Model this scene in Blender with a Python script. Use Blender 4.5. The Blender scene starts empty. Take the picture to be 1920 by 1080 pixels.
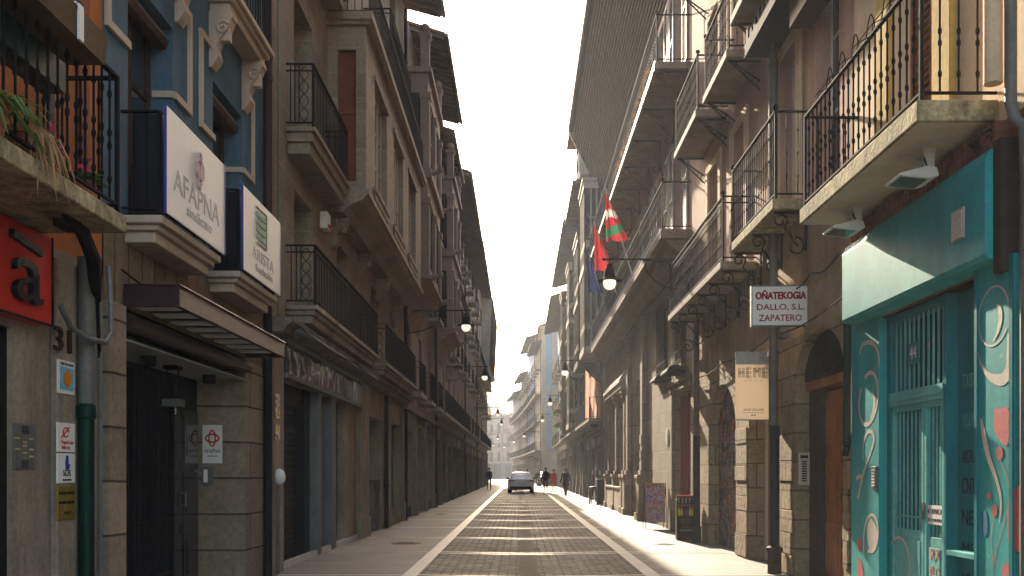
import bpy, bmesh, math, random
from mathutils import Vector, Matrix
random.seed(7)
scene = bpy.context.scene
C = scene.collection
PI = math.pi
R = math.radians

# ------------------------------------------------------------------ camera
cam_d = bpy.data.cameras.new("camera")
cam = bpy.data.objects.new("camera", cam_d); C.objects.link(cam)
cam.location = (0, 0, 1.45); cam.rotation_euler = (R(90), 0, 0)
cam_d.sensor_width = 36; cam_d.lens = 33.75
cam_d.shift_x = -14/1920; cam_d.shift_y = 345/1920
cam_d.clip_start = .1; cam_d.clip_end = 3000
scene.camera = cam

# ------------------------------------------------------------------ world, sun, exposure
SUN_EL, SUN_AZ = 23, 7.0        # degrees above the horizon, degrees left of the street's axis
world = bpy.data.worlds.new("World"); scene.world = world; world.use_nodes = True
wn = world.node_tree.nodes; wl = world.node_tree.links
bg = wn["Background"]; bg.inputs[1].default_value = 0.15
sky = wn.new("ShaderNodeTexSky"); sky.sky_type = 'NISHITA'; sky.sun_disc = False
sky.sun_elevation = R(SUN_EL); sky.sun_rotation = R(-SUN_AZ)
sky.air_density = 1.0; sky.dust_density = 4.0; sky.ozone_density = .6; sky.altitude = 400
tint = wn.new("ShaderNodeMix"); tint.data_type = 'RGBA'; tint.blend_type = 'MULTIPLY'; tint.inputs[0].default_value = 1; tint.inputs[7].default_value = (1, .94, .86, 1)
wl.new(sky.outputs[0], tint.inputs[6]); wl.new(tint.outputs[2], bg.inputs[0])
sun_d = bpy.data.lights.new("sun", 'SUN'); sun_d.energy = 3.7; sun_d.angle = R(.5); sun_d.color = (1, .86, .66)
sun = bpy.data.objects.new("sun", sun_d); C.objects.link(sun)
sdir = Vector((-math.sin(R(SUN_AZ))*math.cos(R(SUN_EL)), math.cos(R(SUN_AZ))*math.cos(R(SUN_EL)), math.sin(R(SUN_EL))))
sun.rotation_euler = sdir.to_track_quat('Z', 'Y').to_euler()
sun.location = (0, 0, 30)
vs = scene.view_settings
scene.display_settings.display_device = 'sRGB'
vs.view_transform = 'Standard'; vs.look = 'None'; vs.gamma = 1; vs.use_curve_mapping = False
vs.exposure = 2.4
scene.cycles.max_bounces = 7; scene.cycles.diffuse_bounces = 4; scene.cycles.volume_bounces = 1
scene.cycles.transparent_max_bounces = 8
scene.cycles.sample_clamp_indirect = 6
scene.cycles.volume_step_rate = 4

# ------------------------------------------------------------------ materials
def nt(m): return m.node_tree.nodes, m.node_tree.links
def newmat(name):
    m = bpy.data.materials.new(name); m.use_nodes = True
    return m
def clampc(c, f): return (min(c[0]*f, 1), min(c[1]*f, 1), min(c[2]*f, 1), 1)
def posmap(n, l, sc=(1, 1, 1)):
    g = n.new("ShaderNodeNewGeometry"); v = n.new("ShaderNodeVectorMath"); v.operation = 'MULTIPLY'
    v.inputs[1].default_value = sc; l.new(g.outputs['Position'], v.inputs[0]); return v.outputs[0]
def noise(n, l, vec, scale, detail=4, rough=.6):
    t = n.new("ShaderNodeTexNoise"); t.inputs['Scale'].default_value = scale
    t.inputs['Detail'].default_value = detail; t.inputs['Roughness'].default_value = rough
    if vec: l.new(vec, t.inputs['Vector'])
    return t.outputs[0]
def ramp(n, l, fac, a, b, ca, cb):
    r = n.new("ShaderNodeValToRGB"); e = r.color_ramp.elements
    e[0].position = a; e[1].position = b; e[0].color = ca; e[1].color = cb
    l.new(fac, r.inputs[0]); return r.outputs[0]
def mul(n, l, a, b, fac=1.0):
    x = n.new("ShaderNodeMix"); x.data_type = 'RGBA'; x.blend_type = 'MULTIPLY'; x.inputs[0].default_value = fac
    l.new(a, x.inputs[6]); l.new(b, x.inputs[7]); return x.outputs[2]
def bump(n, l, h, strength, dist, prev=None):
    b = n.new("ShaderNodeBump"); b.inputs['Strength'].default_value = strength; b.inputs['Distance'].default_value = dist
    l.new(h, b.inputs['Height'])
    if prev: l.new(prev, b.inputs['Normal'])
    return b.outputs[0]
def M(name, col, rough=.8, metal=0, var=.22, scale=1.3, bmp=.35, bscale=30, bdist=.01, streak=.35, chip=None, spec=.1):
    m = newmat(name); n, l = nt(m); p = n["Principled BSDF"]
    v = posmap(n, l)
    c = ramp(n, l, noise(n, l, v, scale, 6, .65), .3, .7, clampc(col, 1-var), clampc(col, 1+var))
    if streak:
        s = noise(n, l, posmap(n, l, (1.6, 1.6, .4)), 1.5, 7, .72)
        c = mul(n, l, c, ramp(n, l, s, .36, .62, (1-streak*.8,)*3+(1,), (1, 1, 1, 1)))
        f = noise(n, l, v, 22, 4, .7)
        c = mul(n, l, c, ramp(n, l, f, .35, .6, (1-streak*.5,)*3+(1,), (1, 1, 1, 1)))
    if chip:
        cm = n.new("ShaderNodeMix"); cm.data_type = 'RGBA'; l.new(ramp(n, l, noise(n, l, v, 5.5, 9, .78), .64, .66, (0, 0, 0, 1), (.85, .85, .85, 1)), cm.inputs[0]); l.new(c, cm.inputs[6]); cm.inputs[7].default_value = chip+(1,); c = cm.outputs[2]
    l.new(c, p.inputs['Base Color'])
    p.inputs['Roughness'].default_value = rough; p.inputs['Metallic'].default_value = metal
    p.inputs['Specular IOR Level'].default_value = spec
    if bmp: l.new(bump(n, l, noise(n, l, v, bscale, 5, .65), bmp, bdist), p.inputs['Normal'])
    return m
def MB_blocks(name, col, bw, bh, var=.2, mortar=.55, msize=.012, rock=.3, rdist=.02, plan='wall', rough=.85, bdepth=.02, off=.5, streak=.3, spec=.1):
    m = newmat(name); n, l = nt(m); p = n["Principled BSDF"]
    g = n.new("ShaderNodeNewGeometry"); sx = n.new("ShaderNodeSeparateXYZ"); l.new(g.outputs['Position'], sx.inputs[0])
    cb = n.new("ShaderNodeCombineXYZ")
    if plan == 'wall':
        ad = n.new("ShaderNodeMath"); ad.operation = 'ADD'; l.new(sx.outputs[0], ad.inputs[0]); l.new(sx.outputs[1], ad.inputs[1])
        l.new(ad.outputs[0], cb.inputs[0]); l.new(sx.outputs[2], cb.inputs[1])
    else:
        l.new(sx.outputs[0], cb.inputs[0]); l.new(sx.outputs[1], cb.inputs[1])
    # slightly wavy joints
    nn = n.new("ShaderNodeTexNoise"); nn.inputs['Scale'].default_value = 4; l.new(cb.outputs[0], nn.inputs['Vector'])
    mx = n.new("ShaderNodeVectorMath"); mx.operation = 'SCALE'; mx.inputs['Scale'].default_value = .02 if plan == 'wall' else .075
    l.new(nn.outputs['Color'], mx.inputs[0])
    av = n.new("ShaderNodeVectorMath"); av.operation = 'ADD'; l.new(cb.outputs[0], av.inputs[0]); l.new(mx.outputs[0], av.inputs[1])
    b = n.new("ShaderNodeTexBrick"); l.new(av.outputs[0], b.inputs['Vector'])
    b.inputs['Scale'].default_value = 1; b.inputs['Brick Width'].default_value = bw; b.inputs['Row Height'].default_value = bh
    b.inputs['Mortar Size'].default_value = msize; b.inputs['Mortar Smooth'].default_value = .3; b.inputs['Bias'].default_value = 0
    b.offset = off
    b.inputs['Color1'].default_value = clampc(col, 1-var); b.inputs['Color2'].default_value = clampc(col, 1+var)
    b.inputs['Mortar'].default_value = clampc(col, mortar)
    c = b.outputs['Color']; v = g.outputs['Position']
    c = mul(n, l, c, ramp(n, l, noise(n, l, v, 1.1, 7, .7), .3, .68, (.68, .66, .63, 1), (1, 1, 1, 1)))
    if plan == 'ground': c = mul(n, l, c, ramp(n, l, noise(n, l, v, .45, 8, .75), .38, .6, (.62, .6, .58, 1), (1, 1, 1, 1)))
    if streak:
        c = mul(n, l, c, ramp(n, l, noise(n, l, v, 14, 5, .75), .36, .6, (1-streak,)*3+(1,), (1, 1, 1, 1)))
    l.new(c, p.inputs['Base Color']); p.inputs['Roughness'].default_value = rough; p.inputs['Specular IOR Level'].default_value = spec
    inv = n.new("ShaderNodeMath"); inv.operation = 'SUBTRACT'; inv.inputs[0].default_value = 1; l.new(b.outputs['Fac'], inv.inputs[1])
    n1 = bump(n, l, inv.outputs[0], .9, bdepth)
    n2 = bump(n, l, noise(n, l, v, 9, 8, .7), rock, rdist, n1)
    l.new(n2, p.inputs['Normal']); return m
def M_glass(name, col=(.02, .025, .03), rough=.06):
    m = newmat(name); n, l = nt(m); p = n["Principled BSDF"]
    v = posmap(n, l)
    l.new(ramp(n, l, noise(n, l, v, .8), .35, .65, clampc(col, .5), clampc(col, 1.6)), p.inputs['Base Color'])
    p.inputs['Roughness'].default_value = rough; p.inputs['Specular IOR Level'].default_value = .6
    l.new(bump(n, l, noise(n, l, v, 1.5, 2), .12, .05), p.inputs['Normal'])
    return m
def M_paint(name, cols, scale=3, rough=.6, spec=.4):
    """blotches of several flat colours: stickers, graffiti, printed posters"""
    m = newmat(name); n, l = nt(m); p = n["Principled BSDF"]
    v = posmap(n, l, (scale,)*3)
    t = n.new("ShaderNodeTexNoise"); t.inputs['Scale'].default_value = 1; t.inputs['Detail'].default_value = 2; t.inputs['Distortion'].default_value = 1.5
    l.new(v, t.inputs['Vector'])
    r = n.new("ShaderNodeValToRGB"); r.color_ramp.interpolation = 'CONSTANT'; e = r.color_ramp.elements
    k = len(cols); e[0].position = 0; e[0].color = cols[0]+(1,); e[1].position = .34; e[1].color = cols[1]+(1,)
    for i in range(2, k):
        q = e.new(.34+.34*(i-1)/(k-1)); q.color = cols[i]+(1,)
    l.new(t.outputs[0], r.inputs[0]); l.new(r.outputs[0], p.inputs['Base Color'])
    p.inputs['Roughness'].default_value = rough; p.inputs['Specular IOR Level'].default_value = spec
    return m
def M_cloth(name, col, trans=.35):
    m = newmat(name); n, l = nt(m); p = n["Principled BSDF"]; out = n["Material Output"]
    c = ramp(n, l, noise(n, l, posmap(n, l), 6), .3, .7, clampc(col, .8), clampc(col, 1.15))
    l.new(c, p.inputs['Base Color']); p.inputs['Roughness'].default_value = .9
    t = n.new("ShaderNodeBsdfTranslucent"); l.new(c, t.inputs[0])
    x = n.new("ShaderNodeMixShader"); x.inputs[0].default_value = trans
    l.new(p.outputs[0], x.inputs[1]); l.new(t.outputs[0], x.inputs[2]); l.new(x.outputs[0], out.inputs[0]); return m

MT = {}
MT['iron'] = M('iron', (.013, .012, .013), .85, 0, .3, 8, .3, 60, .004, 0, spec=.04)
MT['iron_rusty'] = M('iron_rusty', (.045, .028, .02), .75, 0, .4, 9, .5, 60, .004, 0)
MT['iron_green'] = M('iron_green', (.02, .045, .04), .45, .2, .3, 8, .4, 60, .004, 0)
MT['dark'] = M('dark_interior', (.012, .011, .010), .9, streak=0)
MT['glass'] = M_glass('window_glass')
MT['glass_green'] = M_glass('green_glass', (.05, .07, .05), .1)
MT['orange'] = M('orange_plaster', (.46, .155, .05), .9)
MT['blue'] = M('blue_plaster', (.085, .14, .185), .85, var=.18)
MT['cream_trim'] = M('cream_moulding', (.50, .40, .30), .8, var=.1, streak=.2)
MT['stone_l'] = MB_blocks('beige_ashlar', (.31, .25, .178), .9, .46, .12, mortar=1.35, msize=.010, rock=.3, rdist=.01)
MT['stone_pier'] = MB_blocks('pier_blocks', (.35, .275, .20), 3, .46, .14, mortar=.3, msize=.012, rock=.3, rdist=.01, bdepth=.03)
MT['stone_plain'] = M('worn_beige_stone', (.34, .272, .198), .85, var=.3, scale=1.0, bmp=.5, bscale=18, streak=.5)
MT['stone_dirty'] = M('grimy_stone', (.23, .19, .14), .9, var=.4, scale=2, bmp=.6, bscale=16, bdist=.02, streak=.6)
MT['stone_soldier'] = MB_blocks('upright_stone_blocks', (.27, .205, .12), .30, 1.2, .2, mortar=.35, rock=.35, off=0)
MT['pink_stone'] = M('pinkish_render', (.30, .215, .165), .85, var=.15, scale=1.4, streak=.3)
MT['stone_r'] = MB_blocks('rough_right_ashlar', (.42, .315, .19), .62, .40, .2, mortar=.5, rock=1.0, rdist=.09, bdepth=.04, msize=.015)
MT['stone_r_smooth'] = MB_blocks('smooth_right_ashlar', (.36, .28, .19), .8, .5, .12, mortar=.6, rock=.5, rdist=.015, msize=.01)
MT['plaster_r'] = M('worn_ochre_plaster', (.42, .30, .18), .9, var=.28, scale=1.2, bmp=.7, bscale=14, bdist=.02, streak=.45)
MT['pink_r'] = M('salmon_plaster', (.50, .32, .24), .9, var=.18, scale=1.1, bmp=.5, bscale=18, bdist=.012, streak=.3)
MT['cream_r'] = M('cream_pebble_plaster', (.72, .55, .36), .9, var=.12, scale=2, bmp=.8, bscale=45, bdist=.012, streak=.2)
MT['yellow_r'] = M('yellow_plaster', (.60, .42, .14), .9, var=.12)
MT['brick_r'] = MB_blocks('thin_brick', (.26, .11, .07), .24, .07, .3, mortar=1.2, msize=.01, rock=.5)
MT['slab'] = M('balcony_concrete', (.36, .30, .23), .85, var=.25, scale=2, bmp=.5, bscale=22, streak=.5)
MT['slab_moss'] = M('mossy_concrete', (.42, .36, .20), .9, var=.5, scale=6, bmp=.8, bscale=22, bdist=.02, streak=.7)
MT['under_r'] = M('balcony_soffit_plaster', (.66, .56, .42), .9, var=.15, streak=.2)
MT['teal'] = M('teal_paint', (.03, .34, .34), .5, chip=(.20, .36, .33), var=.16, scale=2, bmp=.15, bscale=30, streak=.3)
MT['teal_dark'] = M('deep_teal_paint', (.008, .19, .21), .4, chip=(.05, .2, .2), var=.16, scale=2, bmp=.25, bscale=30, streak=.25)
MT['teal_pale'] = M('sunlit_weathered_teal', (.13, .44, .41), .6, chip=(.35, .42, .38), var=.2, scale=3, bmp=.4, bscale=30, streak=.3)  # paler teal: sunlight on the gate put into the colour; the chips are wear
MT['wood_red'] = M('reddish_wood', (.17, .045, .018), .5, var=.3, scale=5, streak=.3)
MT['wood_orange'] = M('varnished_wood', (.34, .12, .04), .45, var=.25, scale=4, streak=.4)
MT['wood_dark'] = M('dark_brown_wood', (.06, .032, .022), .55, var=.3, scale=5)
MT['wood_eave'] = M('eave_boards', (.065, .045, .034), .95, spec=.01, var=.3, scale=3)
MT['red_door'] = M('red_door_paint', (.33, .02, .015), .5, var=.15)
MT['maroon'] = M('maroon_awning_metal', (.05, .025, .024), .4, var=.15, streak=.2)
MT['white'] = M('white_paint', (.72, .69, .64), .6, var=.05, streak=.12, bmp=.1)
MT['offwhite'] = M('sign_white', (.74, .71, .66), .45, var=.04, streak=.08, bmp=0)
MT['grey'] = M('grey_metal', (.17, .175, .17), .5, .3, var=.15)
MT['grey_light'] = M('light_grey_shutters', (.36, .37, .34), .6, var=.15)
MT['pipe_grey'] = M('grey_pipe', (.16, .155, .14), .55, .2, var=.25, streak=.4)
MT['pipe_green'] = M('green_iron_pipe', (.005, .032, .022), .4, .2, var=.4, streak=.5)
MT['pipe_black'] = M('tarred_pipe', (.015, .02, .02), .5, .2, var=.5, scale=9)
MT['shutter'] = M('dark_roller_shutter', (.035, .033, .032), .45, .4, var=.2, streak=.3)
MT['shutter_grey'] = M('grey_roller_shutter', (.30, .29, .26), .5, .3, var=.2)
MT['red'] = M('red_sign', (.50, .03, .018), .5, var=.08, streak=.1, bmp=.1)
MT['black'] = M('black_paint', (.012, .012, .013), .5, var=.1, streak=0)
MT['tile'] = MB_blocks('roof_tiles', (.30, .12, .07), .2, .3, .3, plan='ground', rock=.6)
MT['globe'] = M_cloth('opal_glass', (.95, .9, .82), .6)
MT['globe'].node_tree.nodes['Principled BSDF'].inputs['Emission Color'].default_value = (1, .9, .75, 1); MT['globe'].node_tree.nodes['Principled BSDF'].inputs['Emission Strength'].default_value = .35
MT['eave_pale'] = M('haze_paled_rafters', (.16, .12, .09), .95, spec=.01)  # lighter than the eave boards: haze over the eaves put into the colour
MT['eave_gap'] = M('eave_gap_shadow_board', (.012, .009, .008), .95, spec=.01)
MT['trough_wood'] = M('trough_wood', (.13, .085, .05), .8)
MT['rubber'] = M('rubber', (.015, .015, .015), .8, streak=0)
MT['grey_blue'] = M('pale_blue_render', (.30, .36, .46), .9, var=.08, streak=.15)
MT['cream_far'] = M('cream_render', (.50, .40, .27), .9, var=.12, streak=.2)
MT['beige_far'] = M('beige_render', (.38, .31, .23), .9, var=.15, streak=.3)
MT['rose_far'] = M('rose_render', (.36, .24, .19), .9, var=.15, streak=.3)
MT['brown_far'] = M('brown_render', (.27, .20, .145), .9, var=.2, streak=.3)
MT['grey_far'] = M('grey_render', (.36, .35, .33), .9, var=.1, streak=.2)
MT['leaf'] = M_cloth('leaf_green', (.09, .17, .04), .35)
MT['petal'] = M_cloth('pink_petals', (.65, .06, .22), .3)
MT['dry'] = M_cloth('dry_leaves', (.34, .20, .09), .3)
MT['terracotta'] = M('terracotta', (.30, .11, .06), .8)
MT['gold'] = M('brass_plate', (.34, .24, .05), .4, .5, var=.2)

# ------------------------------------------------------------------ mesh builder
ROOT = {}
F_, VX, VY = 1800.0, 974.0, 885.0
def ZY(px, a): return F_*a/abs(px-VX)                       # depth of a point of a street-parallel plane
def QZ(px, py, a):
    y = ZY(px, a); return y, 1.45+(VY-py)*y/F_
class MB:
    def __init__(s, side=1): s.v = []; s.f = []; s.mi = []; s.s = side; s.m = 0
    def pt(s, a, y, z): s.v.append((s.s*a, y, z)); return len(s.v)-1
    def face(s, idx):
        s.f.append(list(reversed(idx)) if s.s < 0 else list(idx)); s.mi.append(s.m)
    def poly(s, pts): s.face([s.pt(*p) for p in pts])
    def box(s, a0, a1, y0, y1, z0, z1):
        a0, a1 = min(a0, a1), max(a0, a1); y0, y1 = min(y0, y1), max(y0, y1); z0, z1 = min(z0, z1), max(z0, z1)
        i = [s.pt(a, y, z) for a in (a0, a1) for y in (y0, y1) for z in (z0, z1)]
        for q in ((0, 1, 3, 2), (4, 6, 7, 5), (0, 4, 5, 1), (2, 3, 7, 6), (0, 2, 6, 4), (1, 5, 7, 3)): s.face([i[k] for k in q])
        return s
    def bar(s, p, q, w, h=None):
        h = h or w; p = Vector(p); q = Vector(q); d = (q-p).normalized()
        up = Vector((0, 0, 1)) if abs(d.z) < .9 else Vector((0, 1, 0))
        u = d.cross(up).normalized(); v = u.cross(d)
        i = []
        for c in (p, q):
            for a, b in ((-1, -1), (1, -1), (1, 1), (-1, 1)): i.append(s.pt(*(c+u*a*w/2+v*b*h/2)))
        for q4 in ((0, 1, 2, 3), (7, 6, 5, 4), (0, 4, 5, 1), (1, 5, 6, 2), (2, 6, 7, 3), (3, 7, 4, 0)): s.face([i[k] for k in q4])
        return s
    def tube(s, pts, r, n=6, caps=True):
        pts = [Vector(p) for p in pts]; rings = []; u = None
        for k, p in enumerate(pts):
            a = pts[max(0, k-1)]; b = pts[min(len(pts)-1, k+1)]
            d = (b-a).normalized() if (b-a).length > 1e-9 else Vector((0, 0, 1))
            if u is None:
                up = Vector((0, 0, 1)) if abs(d.z) < .9 else Vector((0, 1, 0)); u = d.cross(up).normalized()
            else:
                u = (u-d*u.dot(d)); u = u.normalized() if u.length > 1e-6 else d.orthogonal().normalized()
            w = d.cross(u); rr = r[k] if isinstance(r, (list, tuple)) else r
            rings.append([s.pt(*(p+(u*math.cos(2*PI*j/n)+w*math.sin(2*PI*j/n))*rr)) for j in range(n)])
        for k in range(len(rings)-1):
            for j in range(n): s.face([rings[k][j], rings[k][(j+1) % n], rings[k+1][(j+1) % n], rings[k+1][j]])
        if caps: s.face(rings[0][::-1]); s.face(rings[-1])
        return s
    def lathe(s, c, prof, n=10):
        """profile of (radius, height) round a vertical axis"""
        rings = [[s.pt(c[0]+max(r, 1e-4)*math.cos(2*PI*j/n), c[1]+max(r, 1e-4)*math.sin(2*PI*j/n), c[2]+h) for j in range(n)] for r, h in prof]
        for k in range(len(rings)-1):
            for j in range(n): s.face([rings[k][j], rings[k][(j+1) % n], rings[k+1][(j+1) % n], rings[k+1][j]])
        s.face(rings[0][::-1]); s.face(rings[-1]); return s
    def ball(s, c, r, n=10, sz=1):
        m = max(4, n//2+1)
        return s.lathe(c, [(r*math.sin(PI*k/m), -r*sz*math.cos(PI*k/m)) for k in range(m+1)], n)
    def prism(s, poly, y0, y1):
        """polygon of (a, z) extruded along the street"""
        A = [s.pt(a, y0, z) for a, z in poly]; B = [s.pt(a, y1, z) for a, z in poly]; n = len(poly)
        for k in range(n): s.face([A[k], B[k], B[(k+1) % n], A[(k+1) % n]])
        s.face(A); s.face(B[::-1]); return s
    def slabpoly(s, poly, a0, a1):
        """polygon of (y, z) given a thickness from a0 to a1"""
        A = [s.pt(a0, y, z) for y, z in poly]; B = [s.pt(a1, y, z) for y, z in poly]; n = len(poly)
        for k in range(n): s.face([A[k], A[(k+1) % n], B[(k+1) % n], B[k]])
        s.face(A[::-1]); s.face(B); return s
    def ribbon(s, pts, w, a, t=.003):
        """brush stroke lying on a street-parallel plane; pts are (y, z)"""
        n = len(pts); L = []; Rr = []
        for k in range(n):
            p = Vector(pts[k]); d = (Vector(pts[min(n-1, k+1)])-Vector(pts[max(0, k-1)]))
            d = d.normalized() if d.length > 1e-9 else Vector((1, 0)); nn = Vector((-d.y, d.x))
            ww = w[k] if isinstance(w, (list, tuple)) else w
            L.append(s.pt(a-t, *(p+nn*ww/2))); Rr.append(s.pt(a-t, *(p-nn*ww/2)))
        for k in range(n-1): s.face([L[k], L[k+1], Rr[k+1], Rr[k]])
        return s
    def build(s, name, mat, parent=None, smooth=False, bevel=0, loc=None):
        o0 = Vector(ROOT.get(parent.name, (0, 0, 0))) if parent else Vector(loc or (0, 0, 0))
        me = bpy.data.meshes.new(name)
        me.from_pydata([tuple(Vector(v)-o0) for v in s.v], [], s.f)
        for mm in (mat if isinstance(mat, (list, tuple)) else [mat]): me.materials.append(MT[mm] if isinstance(mm, str) else mm)
        if any(s.mi): me.polygons.foreach_set('material_index', s.mi)
        if smooth:
            me.polygons.foreach_set('use_smooth', [True]*len(me.polygons))
            try: me.set_sharp_from_angle(angle=R(42))
            except Exception: pass
        me.update()
        o = bpy.data.objects.new(name, me); C.objects.link(o)
        if parent: o.parent = parent; ROOT[o.name] = tuple(o0)
        else: o.location = o0; ROOT[o.name] = tuple(o0)
        if bevel:
            b = o.modifiers.new('bevel', 'BEVEL'); b.width = bevel; b.segments = 2; b.limit_method = 'ANGLE'
        return o
def boxes(root, s, name, mat, bs, bevel=.01, label=None):
    for b in bs:
        q = MB(s); q.box(*b); o = q.build(name, mat, root, bevel=bevel)
        if label: o['label'] = label
    return o
def tag(o, label=None, cat=None, group=None, kind=None):
    if label: o['label'] = label
    if cat: o['category'] = cat
    if group: o['group'] = group
    if kind: o['kind'] = kind
    return o
def thing(name, label, cat, loc=(0, 0, 0), group=None):
    o = bpy.data.objects.new(name, None); C.objects.link(o); o.location = loc; o.empty_display_size = .2
    ROOT[o.name] = tuple(loc); return tag(o, label, cat, group)
def copy_tree(o, parent=None):
    c = o.copy(); C.objects.link(c)
    if parent: c.parent = parent
    for ch in [x for x in list(C.objects) if x.parent == o]: copy_tree(ch, c)
    return c
def text(parent, body, org, dirv, nrm, size, mat, name='lettering', width=None, ext=.003, align='CENTER', loc=None, spacing=1.0, shear=0, bold=0):
    """raised letters as a mesh. org = centre point in the world"""
    cu = bpy.data.curves.new(name, 'FONT'); cu.body = body; cu.size = size; cu.extrude = ext; cu.align_x = align; cu.align_y = 'CENTER'
    cu.space_character = spacing; cu.shear = shear; cu.resolution_u = 3; cu.offset = bold
    t = bpy.data.objects.new(name+'_tmp', cu); C.objects.link(t)
    dg = bpy.context.evaluated_depsgraph_get(); me = bpy.data.meshes.new_from_object(t.evaluated_get(dg))
    bpy.data.objects.remove(t)
    xs = [v.co.x for v in me.vertices]
    sx = 1.0
    if width and xs: sx = width/(max(xs)-min(xs))
    d = Vector(dirv).normalized(); nn = Vector(nrm).normalized(); up = Vector((0, 0, 1)); org = Vector(org)
    o0 = Vector(ROOT.get(parent.name, (0, 0, 0))) if parent else Vector(loc or org)
    for v in me.vertices: v.co = org+d*v.co.x*sx+up*v.co.y+nn*v.co.z-o0
    me.materials.clear(); me.materials.append(MT[mat] if isinstance(mat, str) else mat)
    o = bpy.data.objects.new(name, me); C.objects.link(o)
    if parent: o.parent = parent
    else: o.location = o0
    return o
LEFT = dict(dirv=(0, 1, 0), nrm=(1, 0, 0)); RIGHT = dict(dirv=(0, -1, 0), nrm=(-1, 0, 0)); FRONT = dict(dirv=(1, 0, 0), nrm=(0, -1, 0))

# ------------------------------------------------------------------ facade kit
def facade(root, s, a, y0, y1, z0, z1, ops, mat, name='wall', rec=.25, back=0):
    """street wall with real openings. ops: (y0,y1,z0,z1[,rise[,rec]])"""
    mb = MB(s); y0 += .002; y1 -= .002
    ys = sorted({y0, y1, *[min(max(o[0], y0), y1) for o in ops], *[min(max(o[1], y0), y1) for o in ops]})
    zs = sorted({z0, z1, *[min(max(o[2], z0), z1) for o in ops], *[min(max(o[3], z0), z1) for o in ops]})
    for i in range(len(ys)-1):
        for j in range(len(zs)-1):
            cy, cz = (ys[i]+ys[i+1])/2, (zs[j]+zs[j+1])/2
            if any(o[0] < cy < o[1] and o[2] < cz < o[3] for o in ops): continue
            mb.poly([(a, ys[i], zs[j]), (a, ys[i], zs[j+1]), (a, ys[i+1], zs[j+1]), (a, ys[i+1], zs[j])])
    for o in ops:
        oy0, oy1, oz0, oz1 = o[:4]; rise = o[4] if len(o) > 4 else 0; r = o[5] if len(o) > 5 else rec; b = a+r
        sp = oz1-rise
        mb.poly([(a, oy1, oz0), (a, oy1, sp), (b, oy1, sp), (b, oy1, oz0)])
        mb.poly([(a, oy0, oz0), (b, oy0, oz0), (b, oy0, sp), (a, oy0, sp)])
        if oz0 > z0+.01: mb.poly([(a, oy0, oz0), (a, oy1, oz0), (b, oy1, oz0), (b, oy0, oz0)])
        if not rise: mb.poly([(a, oy0, oz1), (b, oy0, oz1), (b, oy1, oz1), (a, oy1, oz1)])
        else:
            N = 12; h = (oy1-oy0)/2; cy = (oy0+oy1)/2
            pt = [(cy-h*math.cos(PI*k/N), sp+rise*math.sin(PI*k/N)) for k in range(N+1)]
            for k in range(N):
                (ya, za), (yb, zb) = pt[k], pt[k+1]
                mb.poly([(a, ya, za), (a, ya, oz1), (a, yb, oz1), (a, yb, zb)])
                mb.poly([(a, ya, za), (a, yb, zb), (b, yb, zb), (b, ya, za)])
                mb.poly([(b, ya, za), (b, ya, oz1+.01), (b, yb, oz1+.01), (b, yb, zb)])
    if back:
        mb.poly([(a, y0, z0), (a+back, y0, z0), (a+back, y0, z1), (a, y0, z1)])
        mb.poly([(a, y1, z0), (a, y1, z1), (a+back, y1, z1), (a+back, y1, z0)])
        mb.poly([(a, y0, z1), (a+back, y0, z1), (a+back, y1, z1), (a, y1, z1)])
        mb.poly([(a+back, y0, z0), (a+back, y1, z0), (a+back, y1, z1), (a+back, y0, z1)])
    return mb.build(name, mat, root)
def window(root, s, a, y0, y1, z0, z1, fmat='wood_dark', leaves=2, rows=3, pane='glass', fw=.06, rise=0):
    """glazed window or french door whose frame's street face is at a"""
    mb = MB(s); t = .05
    e = .004; y0 += e; y1 -= e; z1 -= e
    mb.box(a, a+t, y0, y0+fw, z0, z1); mb.box(a, a+t, y1-fw, y1, z0, z1)
    mb.box(a+.001, a+t, y0+fw, y1-fw, z1-fw, z1); mb.box(a+.001, a+t, y0+fw, y1-fw, z0, z0+fw*1.4)
    for k in range(1, leaves):
        c = y0+(y1-y0)*k/leaves; mb.box(a-.012, a+t, c-fw*.7, c+fw*.7, z0+.01, z1-.01)
    for k in range(1, rows):
        c = z0+(z1-z0)*k/rows; mb.box(a+.01, a+t-.01, y0+fw, y1-fw, c-.018, c+.018)
    w = mb.build('window', fmat, root)
    g = MB(s); g.box(a+t*.5, a+t*.5+.012, y0+.01, y1-.01, z0+.01, z1-.01); g.build('pane', pane, w)
    return w
def louvre(root, s, a, y0, y1, z0, z1, mat='grey_light', name='shutter', step=.075):
    mb = MB(s); mb.box(a, a+.04, y0, y0+.05, z0, z1); mb.box(a, a+.04, y1-.05, y1, z0, z1)
    for z in (z0, (z0+z1)/2-.03, z1-.06): mb.box(a+.001, a+.039, y0+.05, y1-.05, z, z+.06)
    z = z0+.08
    while z < z1-.08:
        mb.poly([(a+.004, y0+.05, z), (a+.004, y1-.05, z), (a+.034, y1-.05, z+step*.9), (a+.034, y0+.05, z+step*.9)]); z += step
    return mb.build(name, mat, root)
def roller(root, s, a, y0, y1, z0, z1, mat='shutter', step=.085, name='roller_shutter'):
    mb = MB(s); z = z0; y0 += .004; y1 -= .004
    pr = []
    while z < z1-.001:
        zz = min(z+step, z1); pr += [(a+.012, z), (a, z+(zz-z)*.25), (a, z+(zz-z)*.75), (a+.012, zz)]; z = zz
    for k in range(len(pr)-1):
        (p, q), (u, v) = pr[k], pr[k+1]; mb.poly([(p, y0, q), (p, y1, q), (u, y1, v), (u, y0, v)])
    mb.box(a-.02, a+.03, y0, y1, z0, z0+.07)
    return mb.build(name, mat, root)
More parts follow.
